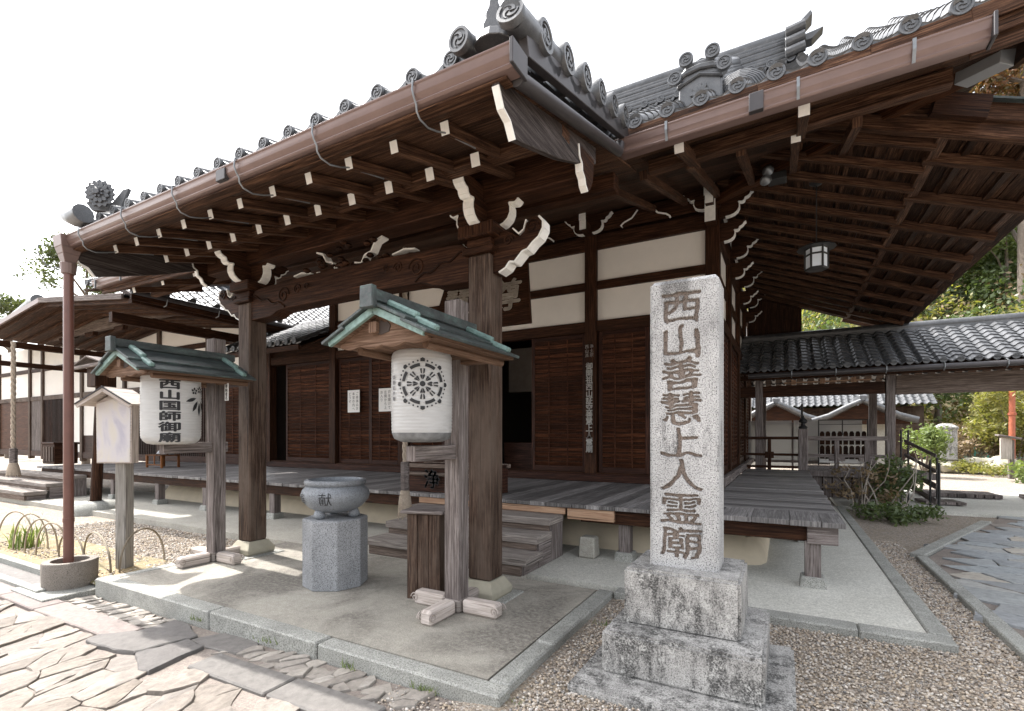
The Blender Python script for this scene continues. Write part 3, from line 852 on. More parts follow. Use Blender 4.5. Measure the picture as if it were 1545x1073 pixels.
def pan_lip(w=.294, r=.072):
    """hanging scalloped front of a pan tile between two round ends, facing -Y"""
    n = 12; pl = []
    for i in range(n + 1):
        t = i / n; pl.append((r * .7 + (w - 1.4 * r) * t, .02 - .045 * math.sin(PI * t)))
    for i in range(n, -1, -1):
        t = i / n; pl.append((r * .7 + (w - 1.4 * r) * t, .02 - .045 * math.sin(PI * t) - .045 - .018 * abs(math.sin(PI * t * 3))))
    return MB().prism(pl, (0, 0, 0), (1, 0, 0), (0, 0, 1), (0, .022, 0)).build('pan_tile_front', M_TILE, None, .003, 40)
LIP = pan_lip()
def gutter(mb, x0, x1, y, z, h=.125, w=.13, axis='x'):
    """box gutter with rolled lip and a stepped lower edge; front faces -Y"""
    prof = [(0, 0), (-.012, h * .12), (-.004, h * .2), (-.03, h * .45), (-.034, h * .85), (-.042, h * .9), (-.042, h), (-.028, h), (-.026, h * .5), (.01, h * .2), (w * .8, h * .15), (w * .8, 0)]
    return mb.prism([(a, b) for a, b in prof], (x0, y, z), (0, 1, 0), (0, 0, 1), (x1 - x0, 0, 0))

# ------------------------------------------------------------------ main roof
def corner_lift(x): return .042 * max(0, x + 1.6) + .05 * max(0, x - .6) ** 2 + .07 * max(0, -10.4 - x)
def ridge_up(t): return Vector((0, t, t * .615 + .012 * t * t))
mb = MB()
X0 = -12.66; w = .300; n = 48
prof = hon_prof(w)
tile_field(mb, (X0, 4.78, 4.50), (1, 0, 0), n, w, prof, ridge_up, 4.85)
mb.v = [(x, y, z + corner_lift(x)) for x, y, z in mb.v]
part(mb, 'roof_tiles', M_TILE, hall, 0, 50)
for k in range(n + 1):
    x = X0 + k * w
    if -6.7 < x < -1.6: continue
    if x < -11 or x > -2: inst(DISC, hall, (x, 4.76, 4.515 + corner_lift(x)), 0, .93)
    if k < n and (x < -11 or x > -1.7): inst(LIP, hall, (x, 4.775, 4.50 + corner_lift(x + .15)))
# back slope so the roof is closed from the side
mb = MB(); mb.add([(-12.06, 9.6, 7.75), (.1, 9.6, 7.75), (-.9, 15.6, 5.75), (-12.06, 15.6, 5.6)], [(0, 1, 2, 3)])
part(mb, 'rear_roof', M_TILE, hall)
# boards under the tiles and eave edge
mb = MB()
y = 4.72; s = .30
while y < 8.9:
    for a, b in ((-12.70, -7.0), (-7.0, -1.4), (-1.4, -.2), (-.2, .6), (.6, 1.2), (1.2, 1.75)):
        if -7.1 < a < -1.5 and False: continue
        c = Vector(((a + b) / 2, y + .105, 4.36 + s * (y + .105 - 4.8) + .02 + (corner_lift(a) + corner_lift(b)) / 2 * .8)); dz = (corner_lift(b) - corner_lift(a)) * .8
        M = Matrix.Rotation(math.atan(s), 3, 'X')
        mb.box(c, (b - a + .01, .215, .022 + random.uniform(-.004, .004)), Matrix.Rotation(-math.atan2(dz, b - a), 3, 'Y') @ M)
    y += .208
part(mb, 'eave_boards', W_EAVE, hall)
mb = MB()
for a, b in ((-12.06, -7.05), (-1.35, -.2), (-.2, .6), (.6, 1.2), (1.2, 1.78)):
    za, zb = corner_lift(a), corner_lift(b)
    for yy, zz, hh in ((4.785, 4.385, .17), (4.81, 4.27, .06)):
        mb.bar((a, yy, zz + za), (b, yy, zz + zb), .05, hh, (0, 1, 0))
part(mb, 'eave_edge_board', W_EAVE, hall, .004, split=True)
CAPM = M_WHITE
def rafter(p0, p1, w_, h_, cap=True, mat=W_EAVE):
    """p0 is the outer tip"""
    p0, p1 = Vector(p0), Vector(p1); d = (p1 - p0).normalized()
    r_ = part(MB().bar(p0, p1, w_, h_), 'rafter', mat, hall, .004)
    if cap: part(MB().bar(p0 - d * .004, p0 - d * .0005, w_ + .002, h_ + .002), 'end_cap', CAPM, r_)
for i in range(3):
    x = .15 - i * 1.03; z = corner_lift(x)
    rafter((x, 4.92, 4.235 + z * .8), (x, 6.0, 4.58 + z), .085, .11)
for i in range(6):
    x = .62 - i * .515
    rafter((x, 5.80, 4.53), (x, 8.6, 5.37), .085, .10, i in (1, 5))
for i in range(4): rafter((-8.0 - i * 1.03, 4.92, 4.33), (-8.0 - i * 1.03, 6.2, 4.68), .085, .10)
part(MB().bar((-1.35, 5.72, 4.55), (1.3, 5.72, 4.66), .12, .14, (0, 1, 0)).bar((-12.06, 5.72, 4.60), (-7.05, 5.72, 4.60), .12, .16, (0, 1, 0)), 'flying_rafter_beam', W_EAVE, hall, .006, split=True)
# gutters
def tilt(mb): mb.v = [(x, y, z + .0375 * (x + 1.66)) for x, y, z in mb.v]; return mb
g1 = part(tilt(gutter(MB(), -1.66, 1.27, 4.66, 4.165, .145, .12)), 'gutter', M_COPPER, hall, .002, 40)
part(tilt(B(-.26, -.15, 4.605, 4.66, 4.16, 4.315)), 'joint_sleeve', M_COPPER_D, g1, .004)
part(tilt(B(1.272, 1.295, 4.605, 4.77, 4.155, 4.325)), 'end_plate', M_COPPER_D, g1, .004)
def strap(x, y, z, h):
    s_ = MB()
    for a, b in (((x, y - .048, z + h + .012), (x, y - .046, z + h * .55)), ((x, y - .046, z + h * .55), (x, y - .016, z - .006)), ((x, y + .14, z + h + .012), (x, y - .048, z + h + .012))):
        s_.bar(a, b, .022, .006)
    return s_
for x in (-.94, .10, .84): part(tilt(strap(x, 4.66, 4.165, .145)), 'gutter_strap', M_STEEL, g1)
g1b = part(gutter(MB(), -12.08, -7.02, 4.66, 4.44, .14, .12), 'gutter', M_COPPER, hall, .002, 40)
for x in (-11.9, -10.9, -9.5): part(B(x - .008, x + .008, 4.60, 4.63, 4.40, 4.56), 'gutter_strap', M_STEEL, g1b)
part(MB().bar((1.2, 4.79, 4.43), (1.78, 4.79, 4.50), .05, .14, (0, 1, 0)).bar((1.2, 4.83, 4.32), (1.78, 4.83, 4.38), .05, .08, (0, 1, 0)), 'eave_edge_board', W_EAVE, hall, split=True)

# ridge, descending ridge and gargoyle tile
def ridge(mb, p0, p1, w_, h_, layers=6):
    p0, p1 = Vector(p0), Vector(p1); d = (p1 - p0).normalized(); sd = d.cross(Vector((0, 0, 1))).normalized()
    for i in range(layers):
        f = 1 - .35 * i / layers; off = Vector((0, 0, h_ * (i + .5) / (layers + 1)))
        mb.bar(p0 + off, p1 + off, w_ * f + (.02 if i % 2 else 0), h_ / (layers + 1) * .92, sd)
    pts = [p0 + Vector((0, 0, h_)), p1 + Vector((0, 0, h_))]
    mb.tube(pts, w_ * .30, 12)
    return mb
rg = part(ridge(MB(), (-11.8, 9.6, 7.70), (.12, 9.6, 7.70), .42, .52, 7), 'main_ridge', M_TILE, hall, .004, 45)
fin = MB()
fin.prism([(0, -.05), (.10, -.05), (.10, .52), (.29, .70), (.26, .77), (.10, .64), (-.10, .60), (-.10, .45), (-.02, .42)], (.12, 9.46, 7.70), (1, 0, 0), (0, 0, 1), (0, .28, 0))
for z in (.05, .22, .39): fin.tube([(.02, 9.34, 7.74 + z), (.30, 9.34, 7.78 + z)], .085, 10)
fin.prism([(0, 0), (.2, 0), (.36, .14), (.2, .12), (0, .1)], (.2, 9.4, 7.95), (1, 0, 0), (0, 0, 1), (0, .2, 0))
part(fin, 'ridge_end_finial', M_TILE, hall, .006)
for k in range(40):
    x = -11.6 + k * .30
    if x > -3.6: inst(DISC, rg, (x, 9.35, 7.72), 0, .85); inst(LIP, rg, (x, 9.38, 7.70))
dr = MB()
ridge(dr, (-.75, 5.45, 5.03), (-.75, 9.3, 7.62), .34, .26, 5)
part(dr, 'descending_ridge', M_TILE, hall, .003, 45)
oni = MB()
pl = [(-.25, 0), (-.21, .10), (-.20, .36), (-.26, .42), (-.20, .46), (-.15, .50), (-.14, .55), (.14, .55), (.15, .50), (.20, .46), (.26, .42), (.20, .36), (.21, .10), (.25, 0)]
oni.prism(pl, (-.75, 5.32, 4.76), (1, 0, 0), (0, 0, 1), (0, .12, 0))
oni.prism([(-.20, .38), (-.13, .42), (0, .44), (.13, .42), (.20, .38), (.21, .43), (.13, .48), (0, .50), (-.13, .48), (-.21, .43)], (-.75, 5.29, 4.76), (1, 0, 0), (0, 0, 1), (0, .06, 0))
oni.prism([(-.22, .30), (0, .38), (.22, .30), (.22, .34), (0, .42), (-.22, .34)], (-.75, 5.29, 4.76), (1, 0, 0), (0, 0, 1), (0, .06, 0))
og = part(oni, 'ridge_end_tile', M_TILE, hall, .012)
for dx, dz in ((-.235, .40), (-.125, .555), (.125, .555), (.235, .40)): 
    o = inst(DISC, og, (-.75 + dx, 5.26, 4.76 + dz), 0, .92)
fl = MB()
for k in range(8):
    a = 2 * PI * k / 8; fl.prism([(0, 0), (.05, -.025), (.085, -.02), (.095, 0), (.085, .02), (.05, .025)], (-.75, 5.315, 4.97), (math.cos(a), 0, math.sin(a)), (-math.sin(a), 0, math.cos(a)), (0, -.02, 0))
part(fl, 'flower_crest', M_TILE, og, .004)
fan = MB()
for k in range(7):
    rr = .12 + k * .035; fan.tube([(-.42 + rr * math.cos(t) * .9, 5.75 + .03 * k, 5.14 + rr * math.sin(t)) for t in [PI * i / 8 for i in range(9)]], .016, 6)
part(fan, 'fan_tiles', M_TILE, hall)

# side roof: rafters run out to the low eave beyond the wall
def sz(x): return 4.20 + .385 * (2.5 - x)
mb = MB(); x = -.95
while x < 2.5:
    for a, b in ((6.55, 9.6), (9.6, 12.6), (12.6, 15.6)):
        mb.box((x + .1, (a + b) / 2, sz(x + .1) + .075), (.205, b - a - .004, .02 + random.uniform(-.004, .004)), Matrix.Rotation(math.atan(.385), 3, 'Y'))
    x += .2
part(mb, 'eave_boards', W_EAVE, hall)
for i in range(10):
    y = 7.12 + .985 * i
    rafter((2.52, y, sz(2.52)), (1.38, y, sz(1.38) - .01), .10, .11, False)
for i in range(17):
    y = 6.75 + .53 * i
    rafter((1.42, y, sz(1.42) - .055), (-.9, y, sz(-.9) - .055), .075, .095, False)
mb = MB()
for k in range(9): x = -.6 + k * .26; mb.bar((x, 6.65, sz(x) + .045), (x, 15.5, sz(x) + .045), .05, .03)
for x in (1.72, 2.15): mb.bar((x, 6.65, sz(x) + .05), (x, 15.5, sz(x) + .05), .07, .04)
part(mb, 'eave_batten', W_EAVE, hall)
part(MB().bar((1.44, 6.6, sz(1.44) + .02), (1.44, 15.6, sz(1.44) + .02), .11, .13).bar((2.47, 6.55, sz(2.47) + .09), (2.47, 15.6, sz(2.47) + .09), .10, .09).bar((2.53, 6.55, sz(2.47) + .17), (2.53, 15.6, sz(2.47) + .17), .05, .07), 'flying_rafter_beam', W_EAVE, hall, .006, split=True)
part(MB().bar((-.9, 6.58, sz(-.9) + .03), (2.52, 6.58, sz(2.52) + .03), .09, .16).bar((1.0, 6.52, sz(1.0) + .19), (2.55, 6.52, sz(2.55) + .19), .06, .17), 'verge_board', W_EAVE, hall, .008, split=True)
part(MB().bar((1.2, 6.50, sz(1.2) + .285), (2.6, 6.50, sz(2.6) + .285), .16, .02), 'verge_flashing', M_PATINA, hall)
part(MB().bar((-.9, 15.6, sz(-.9) + .03), (2.52, 15.6, sz(2.52) + .03), .09, .16), 'verge_board', W_EAVE, hall, .008, split=True)
mb = MB()
tile_field(mb, (2.6, 6.48, sz(2.6) + .25), (0, 1, 0), 30, .305, san_prof(.305), lambda t: Vector((-t, 0, t * .40)), 3.6)
part(mb, 'roof_tiles', M_TILE, hall, 0, 50)
# hip rafter with sheet-clad end
hp0, hp1 = Vector((1.66, 5.85, 4.84)), Vector((-.95, 8.62, 5.36))
part(MB().bar(hp0, hp1, .15, .22), 'hip_rafter', wood('red lit hip timber', (.016, .006, .003), (.055, .021, .009), (.11, .045, .02)), hall, .008)
dd = (hp0 - hp1).normalized()
part(MB().bar(hp0 + dd * .06, hp0 - dd * .30, .17, .245), 'rafter_cladding', M_CHALKBOX, hall, .004)
part(MB().bar((1.79, 4.78, 4.46), (1.79, 6.0, 4.84), .06, .16), 'verge_board', W_DARK, hall)
part(MB().bar((1.30, 6.36, 4.80), (1.74, 6.46, 4.68), .09, .22), 'corner_block', W_DARK, hall)
part(B(-.9, .42, 15.66, 15.74, 3.4, 5.4), 'gable_wall', W_DARK, hall)

# ------------------------------------------------------------------ projecting porch
PX = (-5.94, -2.45); PY = 3.95; KX0, KX1 = -6.98, -1.37
def kz(y): return 3.60 + .27 * (y - 2.7)          # underside of the porch boards
for x in PX:
    p = part(B(x - .12, x + .12, PY - .12, PY + .12, .17, 3.16), 'pillar', W_POST, hall, .018)
    bs = MB().lathe([(.235, 0), (.262, .04), (.262, .085), (.185, .175), (.18, .178)], (x, PY, -.004), 4, PI / 4)
    bs.v = [(x + (a - x) * 1.0, b, c) for a, b, c in bs.v]
    part(bs, 'pillar_base', M_BASESTONE, p, .02)
    part(B(x - .27, x + .27, PY - .27, PY + .27, -.02, .012), 'base_slab', M_KERB, p, .008)
    part(B(x - .16, x + .16, PY - .16, PY + .16, 3.16, 3.22).b2(x - .13, x + .13, PY - .13, PY + .13, 3.22, 3.30).b2(x - .19, x + .19, PY - .19, PY + .19, 3.30, 3.42), 'capital', W_DARK, hall, .01)
    for axv in ((-1, 0, 0), (1, 0, 0), (0, 1, 0), (0, -1, 0)): arm(hall, (x, PY, 3.40), axv, .92, .105)
# rainbow beam between the pillars, with scroll carving
bp = []
n = 40; xa, xb = PX[0] + .12, PX[1] - .12
for i in range(n + 1):
    t = i / n; x = xa + (xb - xa) * t; e = min(t, 1 - t)
    bp.append((x, 2.93 + (.055 if e > .16 else (0 if e < .12 else .055 * (e - .12) / .04)) + .03 * math.sin(PI * t)))
for i in range(n, -1, -1):
    t = i / n; x = xa + (xb - xa) * t; e = min(t, 1 - t)
    bp.append((x, 3.30 + .04 * math.sin(PI * t) - (.08 * (1 - e / .03) if e < .03 else 0)))
rb = part(MB().prism(bp, (0, PY - .10, 0), (1, 0, 0), (0, 0, 1), (0, .20, 0)), 'rainbow_beam', W_DARK, hall, .006)
sc = MB()
def scroll(cx, cz, r, s, turns=1.6, y=PY - .10):
    pts = []
    for i in range(34):
        t = i / 33; a = s * (t * turns * 2 * PI) + (0 if s > 0 else PI); rr = r * (1 - .8 * t)
        pts.append((cx + rr * math.cos(a), y - .004, cz + rr * math.sin(a)))
    return pts
for s, x in ((1, xa), (-1, xb)):
    sc.tube(scroll(x + s * .62, 3.16, .10, s), .010, 5); sc.tube(scroll(x + s * .86, 3.20, .06, s), .008, 5); sc.tube(scroll(x + s * 1.02, 3.21, .04, s), .007, 5)
    sc.tube([(x + s * (.04 + .06 * i), PY - .104, 3.22 - .018 * i + .02 * math.sin(i * 1.7)) for i in range(11)], .012, 5)
part(sc, 'scroll_carving', W_DARK, rb, 0, 50)
# carved beam noses
NOSE = [(0, -.15), (.06, -.15), (.13, -.12), (.17, -.07), (.22, -.08), (.27, -.03), (.30, .0), (.35, .01), (.40, .06), (.46, .10), (.50, .17), (.50, .23), (.46, .28)]
for x, s in ((PX[1] + .12, 1), (PX[0] - .12, -1)):
    poly = [(a, b) for a, b in NOSE] + [(.40, .28), (.34, .24), (.32, .17), (.26, .13), (.20, .18), (.12, .22), (.0, .21)]
    nn = part(MB().prism(poly, (x, PY - .065, 3.13), (s, 0, 0), (0, 0, 1), (0, .13, 0)), 'beam_nose', W_DARK, hall, .004)
    part(MB().strip(NOSE[1:], (x, PY - .065, 3.13), (s, 0, 0), (0, 0, 1), (0, .13, 0), .008 * s), 'white_edge', M_WHITE, nn)
    c2 = MB()
    for cx, cz, r in ((.40, .20, .06), (.16, .12, .05)):
        c2.tube([(x + s * cx + (px - cx) * s, py, 3.13 + pz) for px, py, pz in scroll(cx, cz, r, 1, 1.4, PY - .065)], .010, 5)
    part(c2, 'nose_carving', W_DARK, nn, 0, 50)
    part(MB().strip([(.20, .225), (.26, .165), (.31, .195), (.335, .275)], (x, PY - .06, 3.13), (s, 0, 0), (0, 0, 1), (0, .12, 0), .006 * s), 'white_edge', M_WHITE, nn)
# purlin over the pillars and its end board
part(B(KX0 + .25, KX1 - .12, PY - .12, PY + .12, 3.62, 3.925), 'porch_purlin', W_DARK, hall, .01)
part(B(KX0 + .25, KX1 - .12, PY + .9, PY + 1.05, 3.98, 4.15), 'porch_purlin', W_DARK, hall, .01)
# carved flower cluster (kaerumata) at the middle of the rainbow beam
cx = (xa + xb) / 2
km = MB()
for k in range(26):
    a = random.uniform(0, PI); rr = random.uniform(.02, .42); px = cx + rr * math.cos(a) * 1.5; pz = 3.36 + abs(rr * math.sin(a)) * .62
    km.lathe([(0, -.03), (.028, -.02), (.045, 0), (.03, .02), (0, .03)], (px, PY - .06 + random.uniform(-.05, .05), pz), 7, random.random())
ko = part(km, 'flower_carving', W_DARK, hall, 0, 40)
for s in (-1, 1):
    pl = [(.10, .04), (.20, .02), (.25, .10), (.34, .12), (.40, .22), (.50, .25)]
    part(MB().strip(pl, (cx, PY - .05, 3.34), (s, 0, 0), (0, 0, 1), (0, .10, 0), .008), 'white_edge', M_WHITE, ko)
    part(MB().strip([(.62, .02), (.78, .05), (.92, .03)], (cx, PY - .03, 3.36), (s, 0, 0), (0, 0, 1), (0, .08, 0), .008), 'white_edge', M_WHITE, ko)
# boards, rafters
mb = MB(); y = 2.44
while y < 5.2:
    for a, b in ((KX0, -4.2), (-4.2, KX1)):
        mb.box(((a + b) / 2, y + .10, kz(y + .10) + .012), (b - a - .004, .206, .022 + random.uniform(-.005, .005)), Matrix.Rotation(math.atan(.27), 3, 'X'))
    y += .2
part(mb, 'eave_boards', W_EAVE, hall)
for k in range(13):
    x = -1.98 - .445 * k
    if x < KX0 + .2: break
    rafter((x, 2.68, 3.545), (x, 3.5, 3.545 + .82 * .27), .062, .078)
for k in range(12):
    x = -2.11 - .445 * k
    if x < KX0 + .1: break
    rafter((x, 3.25, 3.648), (x, 4.95, 3.648 + 1.70 * .275), .075, .095)
part(B(KX0 + .1, KX1 - .05, 3.36, 3.50, 3.70, 3.79), 'flying_rafter_beam', W_EAVE, hall, .006, split=True)
mb = MB(); mb.b2(KX0, KX1, 2.43, 2.52, 3.515, 3.53)
for yy, zz, hh in ((2.49, 3.66, .06), (2.54, 3.60, .06)): mb.b2(KX0, KX1, yy - .025, yy + .025, zz - hh / 2, zz + hh / 2)
part(mb, 'eave_edge_board', W_EAVE, hall, .004, split=True)
# tiles
mb = MB(); kp = lambda t: Vector((0, t, .285 * t + .010 * t * t))
tile_field(mb, (KX0 + .17, 2.58, 3.86), (1, 0, 0), 17, .3105, hon_prof(.3105, r=.052), kp, 2.6)
part(mb, 'porch_roof_tiles', M_TILE, hall, 0, 50)
for k in range(18):
    x = KX0 + .19 + .3105 * k
    if k == 17: continue
    inst(DISC, hall, (x - .02, 2.55, 3.868), 0, .70 if k else 1.15)
for k in range(17): inst(LIP, hall, (KX0 + .17 + .3105 * k, 2.57, 3.87))
# right verge: row of round ends facing right, with scalloped pans between
VY = [2.80, 3.17, 3.53, 3.88, 4.22, 4.56]
for i, y in enumerate(VY):
    z = 3.86 + .285 * (y - 2.58) + .055
    o = inst(DISC, hall, (KX1 + .07, y, z), PI / 2, 1.28)
    if i < 5: inst(LIP, hall, (KX1 + .05, y, z - .01), PI / 2, 1.2)
    part(MB().tube([(KX1 + .05, y, z), (KX1 - .35, y, z + .03)], .085, 12), 'cover_tile', M_TILE, hall, 0, 50)
part(MB().bar((KX1 + .02, 2.6, 3.80), (KX1 + .02, 4.75, 4.42), .06, .13), 'verge_board', M_COPPER_D, hall, .004)  # dark colour on this board stands in for the black gap under the tiles
# corner tiles: big round ends and the leaf finial
o = inst(DISC, hall, (-1.70, 2.44, 3.86), R(-4), .98); part(MB().tube([(-1.70, 2.45, 3.86), (-1.67, 3.1, 4.02)], .070, 14), 'cover_tile', M_TILE, hall, 0, 50)
tb = MB().tube([(-1.345, 2.44, 3.87), (-1.36, 2.62, 3.93), (-1.40, 3.3, 4.12)], [.080, .080, .080], 16)
part(tb, 'verge_ridge', M_TILE, hall, 0, 50)
inst(DISC, hall, (-1.342, 2.425, 3.868), R(6), 1.08, R(-14))
lf = MB()
for (bx, bz, h, lean, wd) in ((-1.57, 3.90, .20, -.05, .10), (-1.50, 3.90, .36, .07, .08), (-1.53, 3.90, .26, .02, .11)):
    pl = []
    for i in range(9):
        t = i / 8; ww = wd * (1 - t) ** .7 * (1 + .3 * (i % 2)); pl.append((lean * t * t + ww * .5, h * t))
    for i in range(8, -1, -1):
        t = i / 8; ww = wd * (1 - t) ** .7 * (1 + .3 * ((i + 1) % 2)); pl.append((lean * t * t - ww * .5, h * t))
    lf.prism(pl, (bx, 2.58 + random.uniform(-.05, .05), bz), (.96, .2, 0), (0, 0, 1), (0, .03, 0))
lf.lathe([(.14, 0), (.12, .06), (.05, .10), (0, .11)], (-1.54, 2.60, 3.84), 14)
part(lf, 'leaf_finial', M_TILE, hall, .005)
# left corner: chrysanthemum finial, swept tile
FX, FN = Vector((.80, .60, 0)), Vector((.60, -.80, 0))
fm = MB()
for ring, (n_, r0, dz) in enumerate(((16, .15, 0), (12, .11, .02), (8, .06, .04))):
    for k in range(n_):
        a = 2 * PI * k / n_ + ring * .2
        fm.prism([(.03, -.012), (r0 * .8, -r0 * .20), (r0, 0), (r0 * .8, r0 * .20), (.03, .012)], Vector((-6.33, 2.50, 4.05)) + FN * dz, FX * math.cos(a) + Vector((0, 0, math.sin(a))), FX * -math.sin(a) + Vector((0, 0, math.cos(a))), FN * .02)
fm.tube([Vector((-6.33, 2.50, 4.05)), Vector((-6.33, 2.50, 4.05)) + FN * .08], .03, 10)
fm.prism([(-.14, -.16), (.12, -.16), (.22, .10), (.16, .08), (.06, -.06), (-.10, -.04), (-.2, -.08)], (-6.33, 2.55, 4.05), FX, (0, 0, 1), FN * -.05)
part(fm, 'flower_finial', M_TILE, hall, .003)
part(MB().tube([(-6.72, 2.5, 3.93), (-6.9, 2.5, 3.92), (-7.1, 2.5, 3.98), (-7.25, 2.5, 4.06)], [.10, .10, .075, .03], 12), 'corner_tile', M_TILE, hall, 0, 50)
# bargeboards
for x, s in ((-1.47, 1), (KX0 + .12, -1)):
    pl = [(2.44, 3.50), (2.50, 3.40), (2.58, 3.37), (2.64, 3.29), (2.9, 3.37), (3.3, 3.50), (3.7, 3.66), (4.1, 3.84), (4.1, 4.02), (2.44, 3.57)]
    hb = part(MB().prism(pl, (x, 0, 0), (0, 1, 0), (0, 0, 1), (.045, 0, 0)), 'bargeboard', W_BARGE, hall, .004)
    part(MB().strip(pl[0:4], (x, 0, 0), (0, 1, 0), (0, 0, 1), (.045, 0, 0), .006), 'white_edge', M_WHITE, hb)
    pl2 = [(3.70, 3.80), (3.72, 3.71), (3.77, 3.68), (3.78, 3.62), (3.83, 3.59), (3.85, 3.54), (3.90, 3.51), (3.96, 3.55), (4.02, 3.64), (4.05, 3.84)]
    pe = part(MB().prism(pl2, (x - .005, -.02, 0), (0, 1, 0), (0, 0, 1), (.06, 0, 0)), 'gable_pendant', W_DARK, hall, .004)
    part(MB().strip(pl2[0:7], (x - .005, -.02, 0), (0, 1, 0), (0, 0, 1), (.06, 0, 0), .007), 'white_edge', M_WHITE, pe)
# porch gutter, straps, verge pipe, downpipe
g2 = part(gutter(MB(), -6.93, -1.31, 2.40, 3.535, .118, .12), 'gutter', M_COPPER, hall, .002, 40)
part(B(-1.308, -1.285, 2.35, 2.53, 3.525, 3.665), 'end_plate', M_COPPER_D, g2, .004)
part(B(-4.02, -3.90, 2.3545, 2.40, 3.545, 3.635), 'joint_sleeve', M_COPPER_D, g2, .004)
for k in range(7):
    x = -1.98 - .89 * k - (.12 if k == 6 else 0)
    s_ = MB().tube([(x, 2.40, 3.668), (x, 2.352, 3.664), (x, 2.347, 3.60), (x, 2.362, 3.56), (x, 2.385, 3.53), (x, 2.39, 3.49), (x, 2.42, 3.46), (x, 2.50, 3.45), (x, 2.6, 3.48), (x, 2.68, 3.515), (x, 3.05, 3.60)], .0065, 6)
    part(s_, 'gutter_strap', M_STEEL, g2, 0, 50)
part(MB().tube([(-1.345, 2.50, 3.55), (-1.36, 4.55, 4.16), (-1.37, 4.62, 4.26)], .048, 12), 'verge_pipe', M_COPPER_D, hall, 0, 50)
hd = MB()
for z0, z1, h0, h1 in ((3.54, 3.66, .10, .115), (3.47, 3.54, .08, .10), (3.38, 3.47, .055, .08), (3.26, 3.38, .050, .058)):
    hd.lathe([(h0 * 1.3, z0), (h1 * 1.3, z1)], (-6.86, 2.42, 0), 4 if z0 > 3.3 else 16, PI / 4)
part(hd, 'rain_head', M_COPPER, hall, .005)
part(MB().tube([(-6.86, 2.42, 3.3), (-6.86, 2.42, -.06)], .046, 18).lathe([(.051, .55), (.051, .6)], (-6.86, 2.42, 0), 18), 'downpipe', M_PIPE, hall, 0, 40)

# ------------------------------------------------------------------ steps
def steps(label, x0, x1, loc, ys, zs, d=.42):
    t = thing('wooden_steps', label, 'steps', loc)
    for i, (y, z) in enumerate(zip(ys, zs)):
        part(B(x0, x1 + (.05 if i == 0 else 0), y, y + d, z - .085, z), 'tread', W_TREAD, t, .008)
        part(B(x0 + .03, x1 - .03, y + .03, y + .07, (zs[i - 1] if i else 0), z - .087), 'riser', W_STEP, t, .004)
        part(B(x1 - .07, x1 - .01, y + .075, y + d, 0, z - .087), 'side_board', W_GREY, t, .004)
    return t
steps('three broad worn timber steps up to the hall veranda behind the right porch pillar', -4.66, -2.42, (-3.6, 4.7, 0), (4.62, 4.98, 5.33), (.20, .36, .515))
steps('weathered timber steps at far left below the hanging bell rope', -20.5, -15.25, (-17, 4.6, 0), (4.55, 4.95, 5.32), (.20, .36, .515))
t = tag(MB().lathe([(.15, 0), (.135, .2), (.13, .25)], (-2.12, 5.85, 0), 4, PI / 4).build('step_stone', M_APRON, None, .015), 'grey stone block beside the right end of the worn hall steps', 'stone block')

# ------------------------------------------------------------------ stone pillar with carved inscription
st = thing('stone_pillar', 'tall white granite pillar carved with a column of characters on a stepped plinth', 'stone monument', (-.55, 3.4, 0))
def rough_block(x0, x1, y0, y1, z0, z1, name, mat, amp=.008, step=.035, top=0):
    """stone block with a gently uneven hand-dressed surface and soft arrises"""
    bm = bmesh.new(); bmesh.ops.create_cube(bm, size=1)
    for v in bm.verts:
        f = 1 - (top if v.co.z > 0 else 0)
        v.co = Vector(((x0 + x1) / 2 + v.co.x * (x1 - x0) * f, (y0 + y1) / 2 + v.co.y * (y1 - y0) * f, (z0 + z1) / 2 + v.co.z * (z1 - z0)))
    bmesh.ops.bevel(bm, geom=bm.edges[:], offset=.018, segments=2, affect='EDGES')
    for _ in range(7):
        ed = [e for e in bm.edges if e.calc_length() > step * 2]
        if not ed: break
        bmesh.ops.subdivide_edges(bm, edges=ed, cuts=1, use_grid_fill=True)
    bmesh.ops.triangulate(bm, faces=bm.faces)
    from mathutils import noise
    bm.normal_update()
    for v in bm.verts:
        n = noise.noise(v.co * 6) * .6 + noise.noise(v.co * 22) * .4
        v.co += v.normal * n * amp
    me = bpy.data.meshes.new(name); bm.to_mesh(me); bm.free()
    me.polygons.foreach_set('use_smooth', [True] * len(me.polygons)); me.set_sharp_from_angle(angle=R(50))
    me.materials.append(mat); o = bpy.data.objects.new(name, me); C.objects.link(o); attach(o, st); return o
rough_block(-1.16, .06, 2.80, 4.05, -.16, -.002, 'bottom_plinth', M_PLINTH)
rough_block(-1.02, -.09, 3.04, 3.97, -.003, .262, 'lower_plinth', M_PLINTH)
rough_block(-.935, -.225, 3.24, 3.86, .255, .625, 'upper_plinth', M_PLINTH)
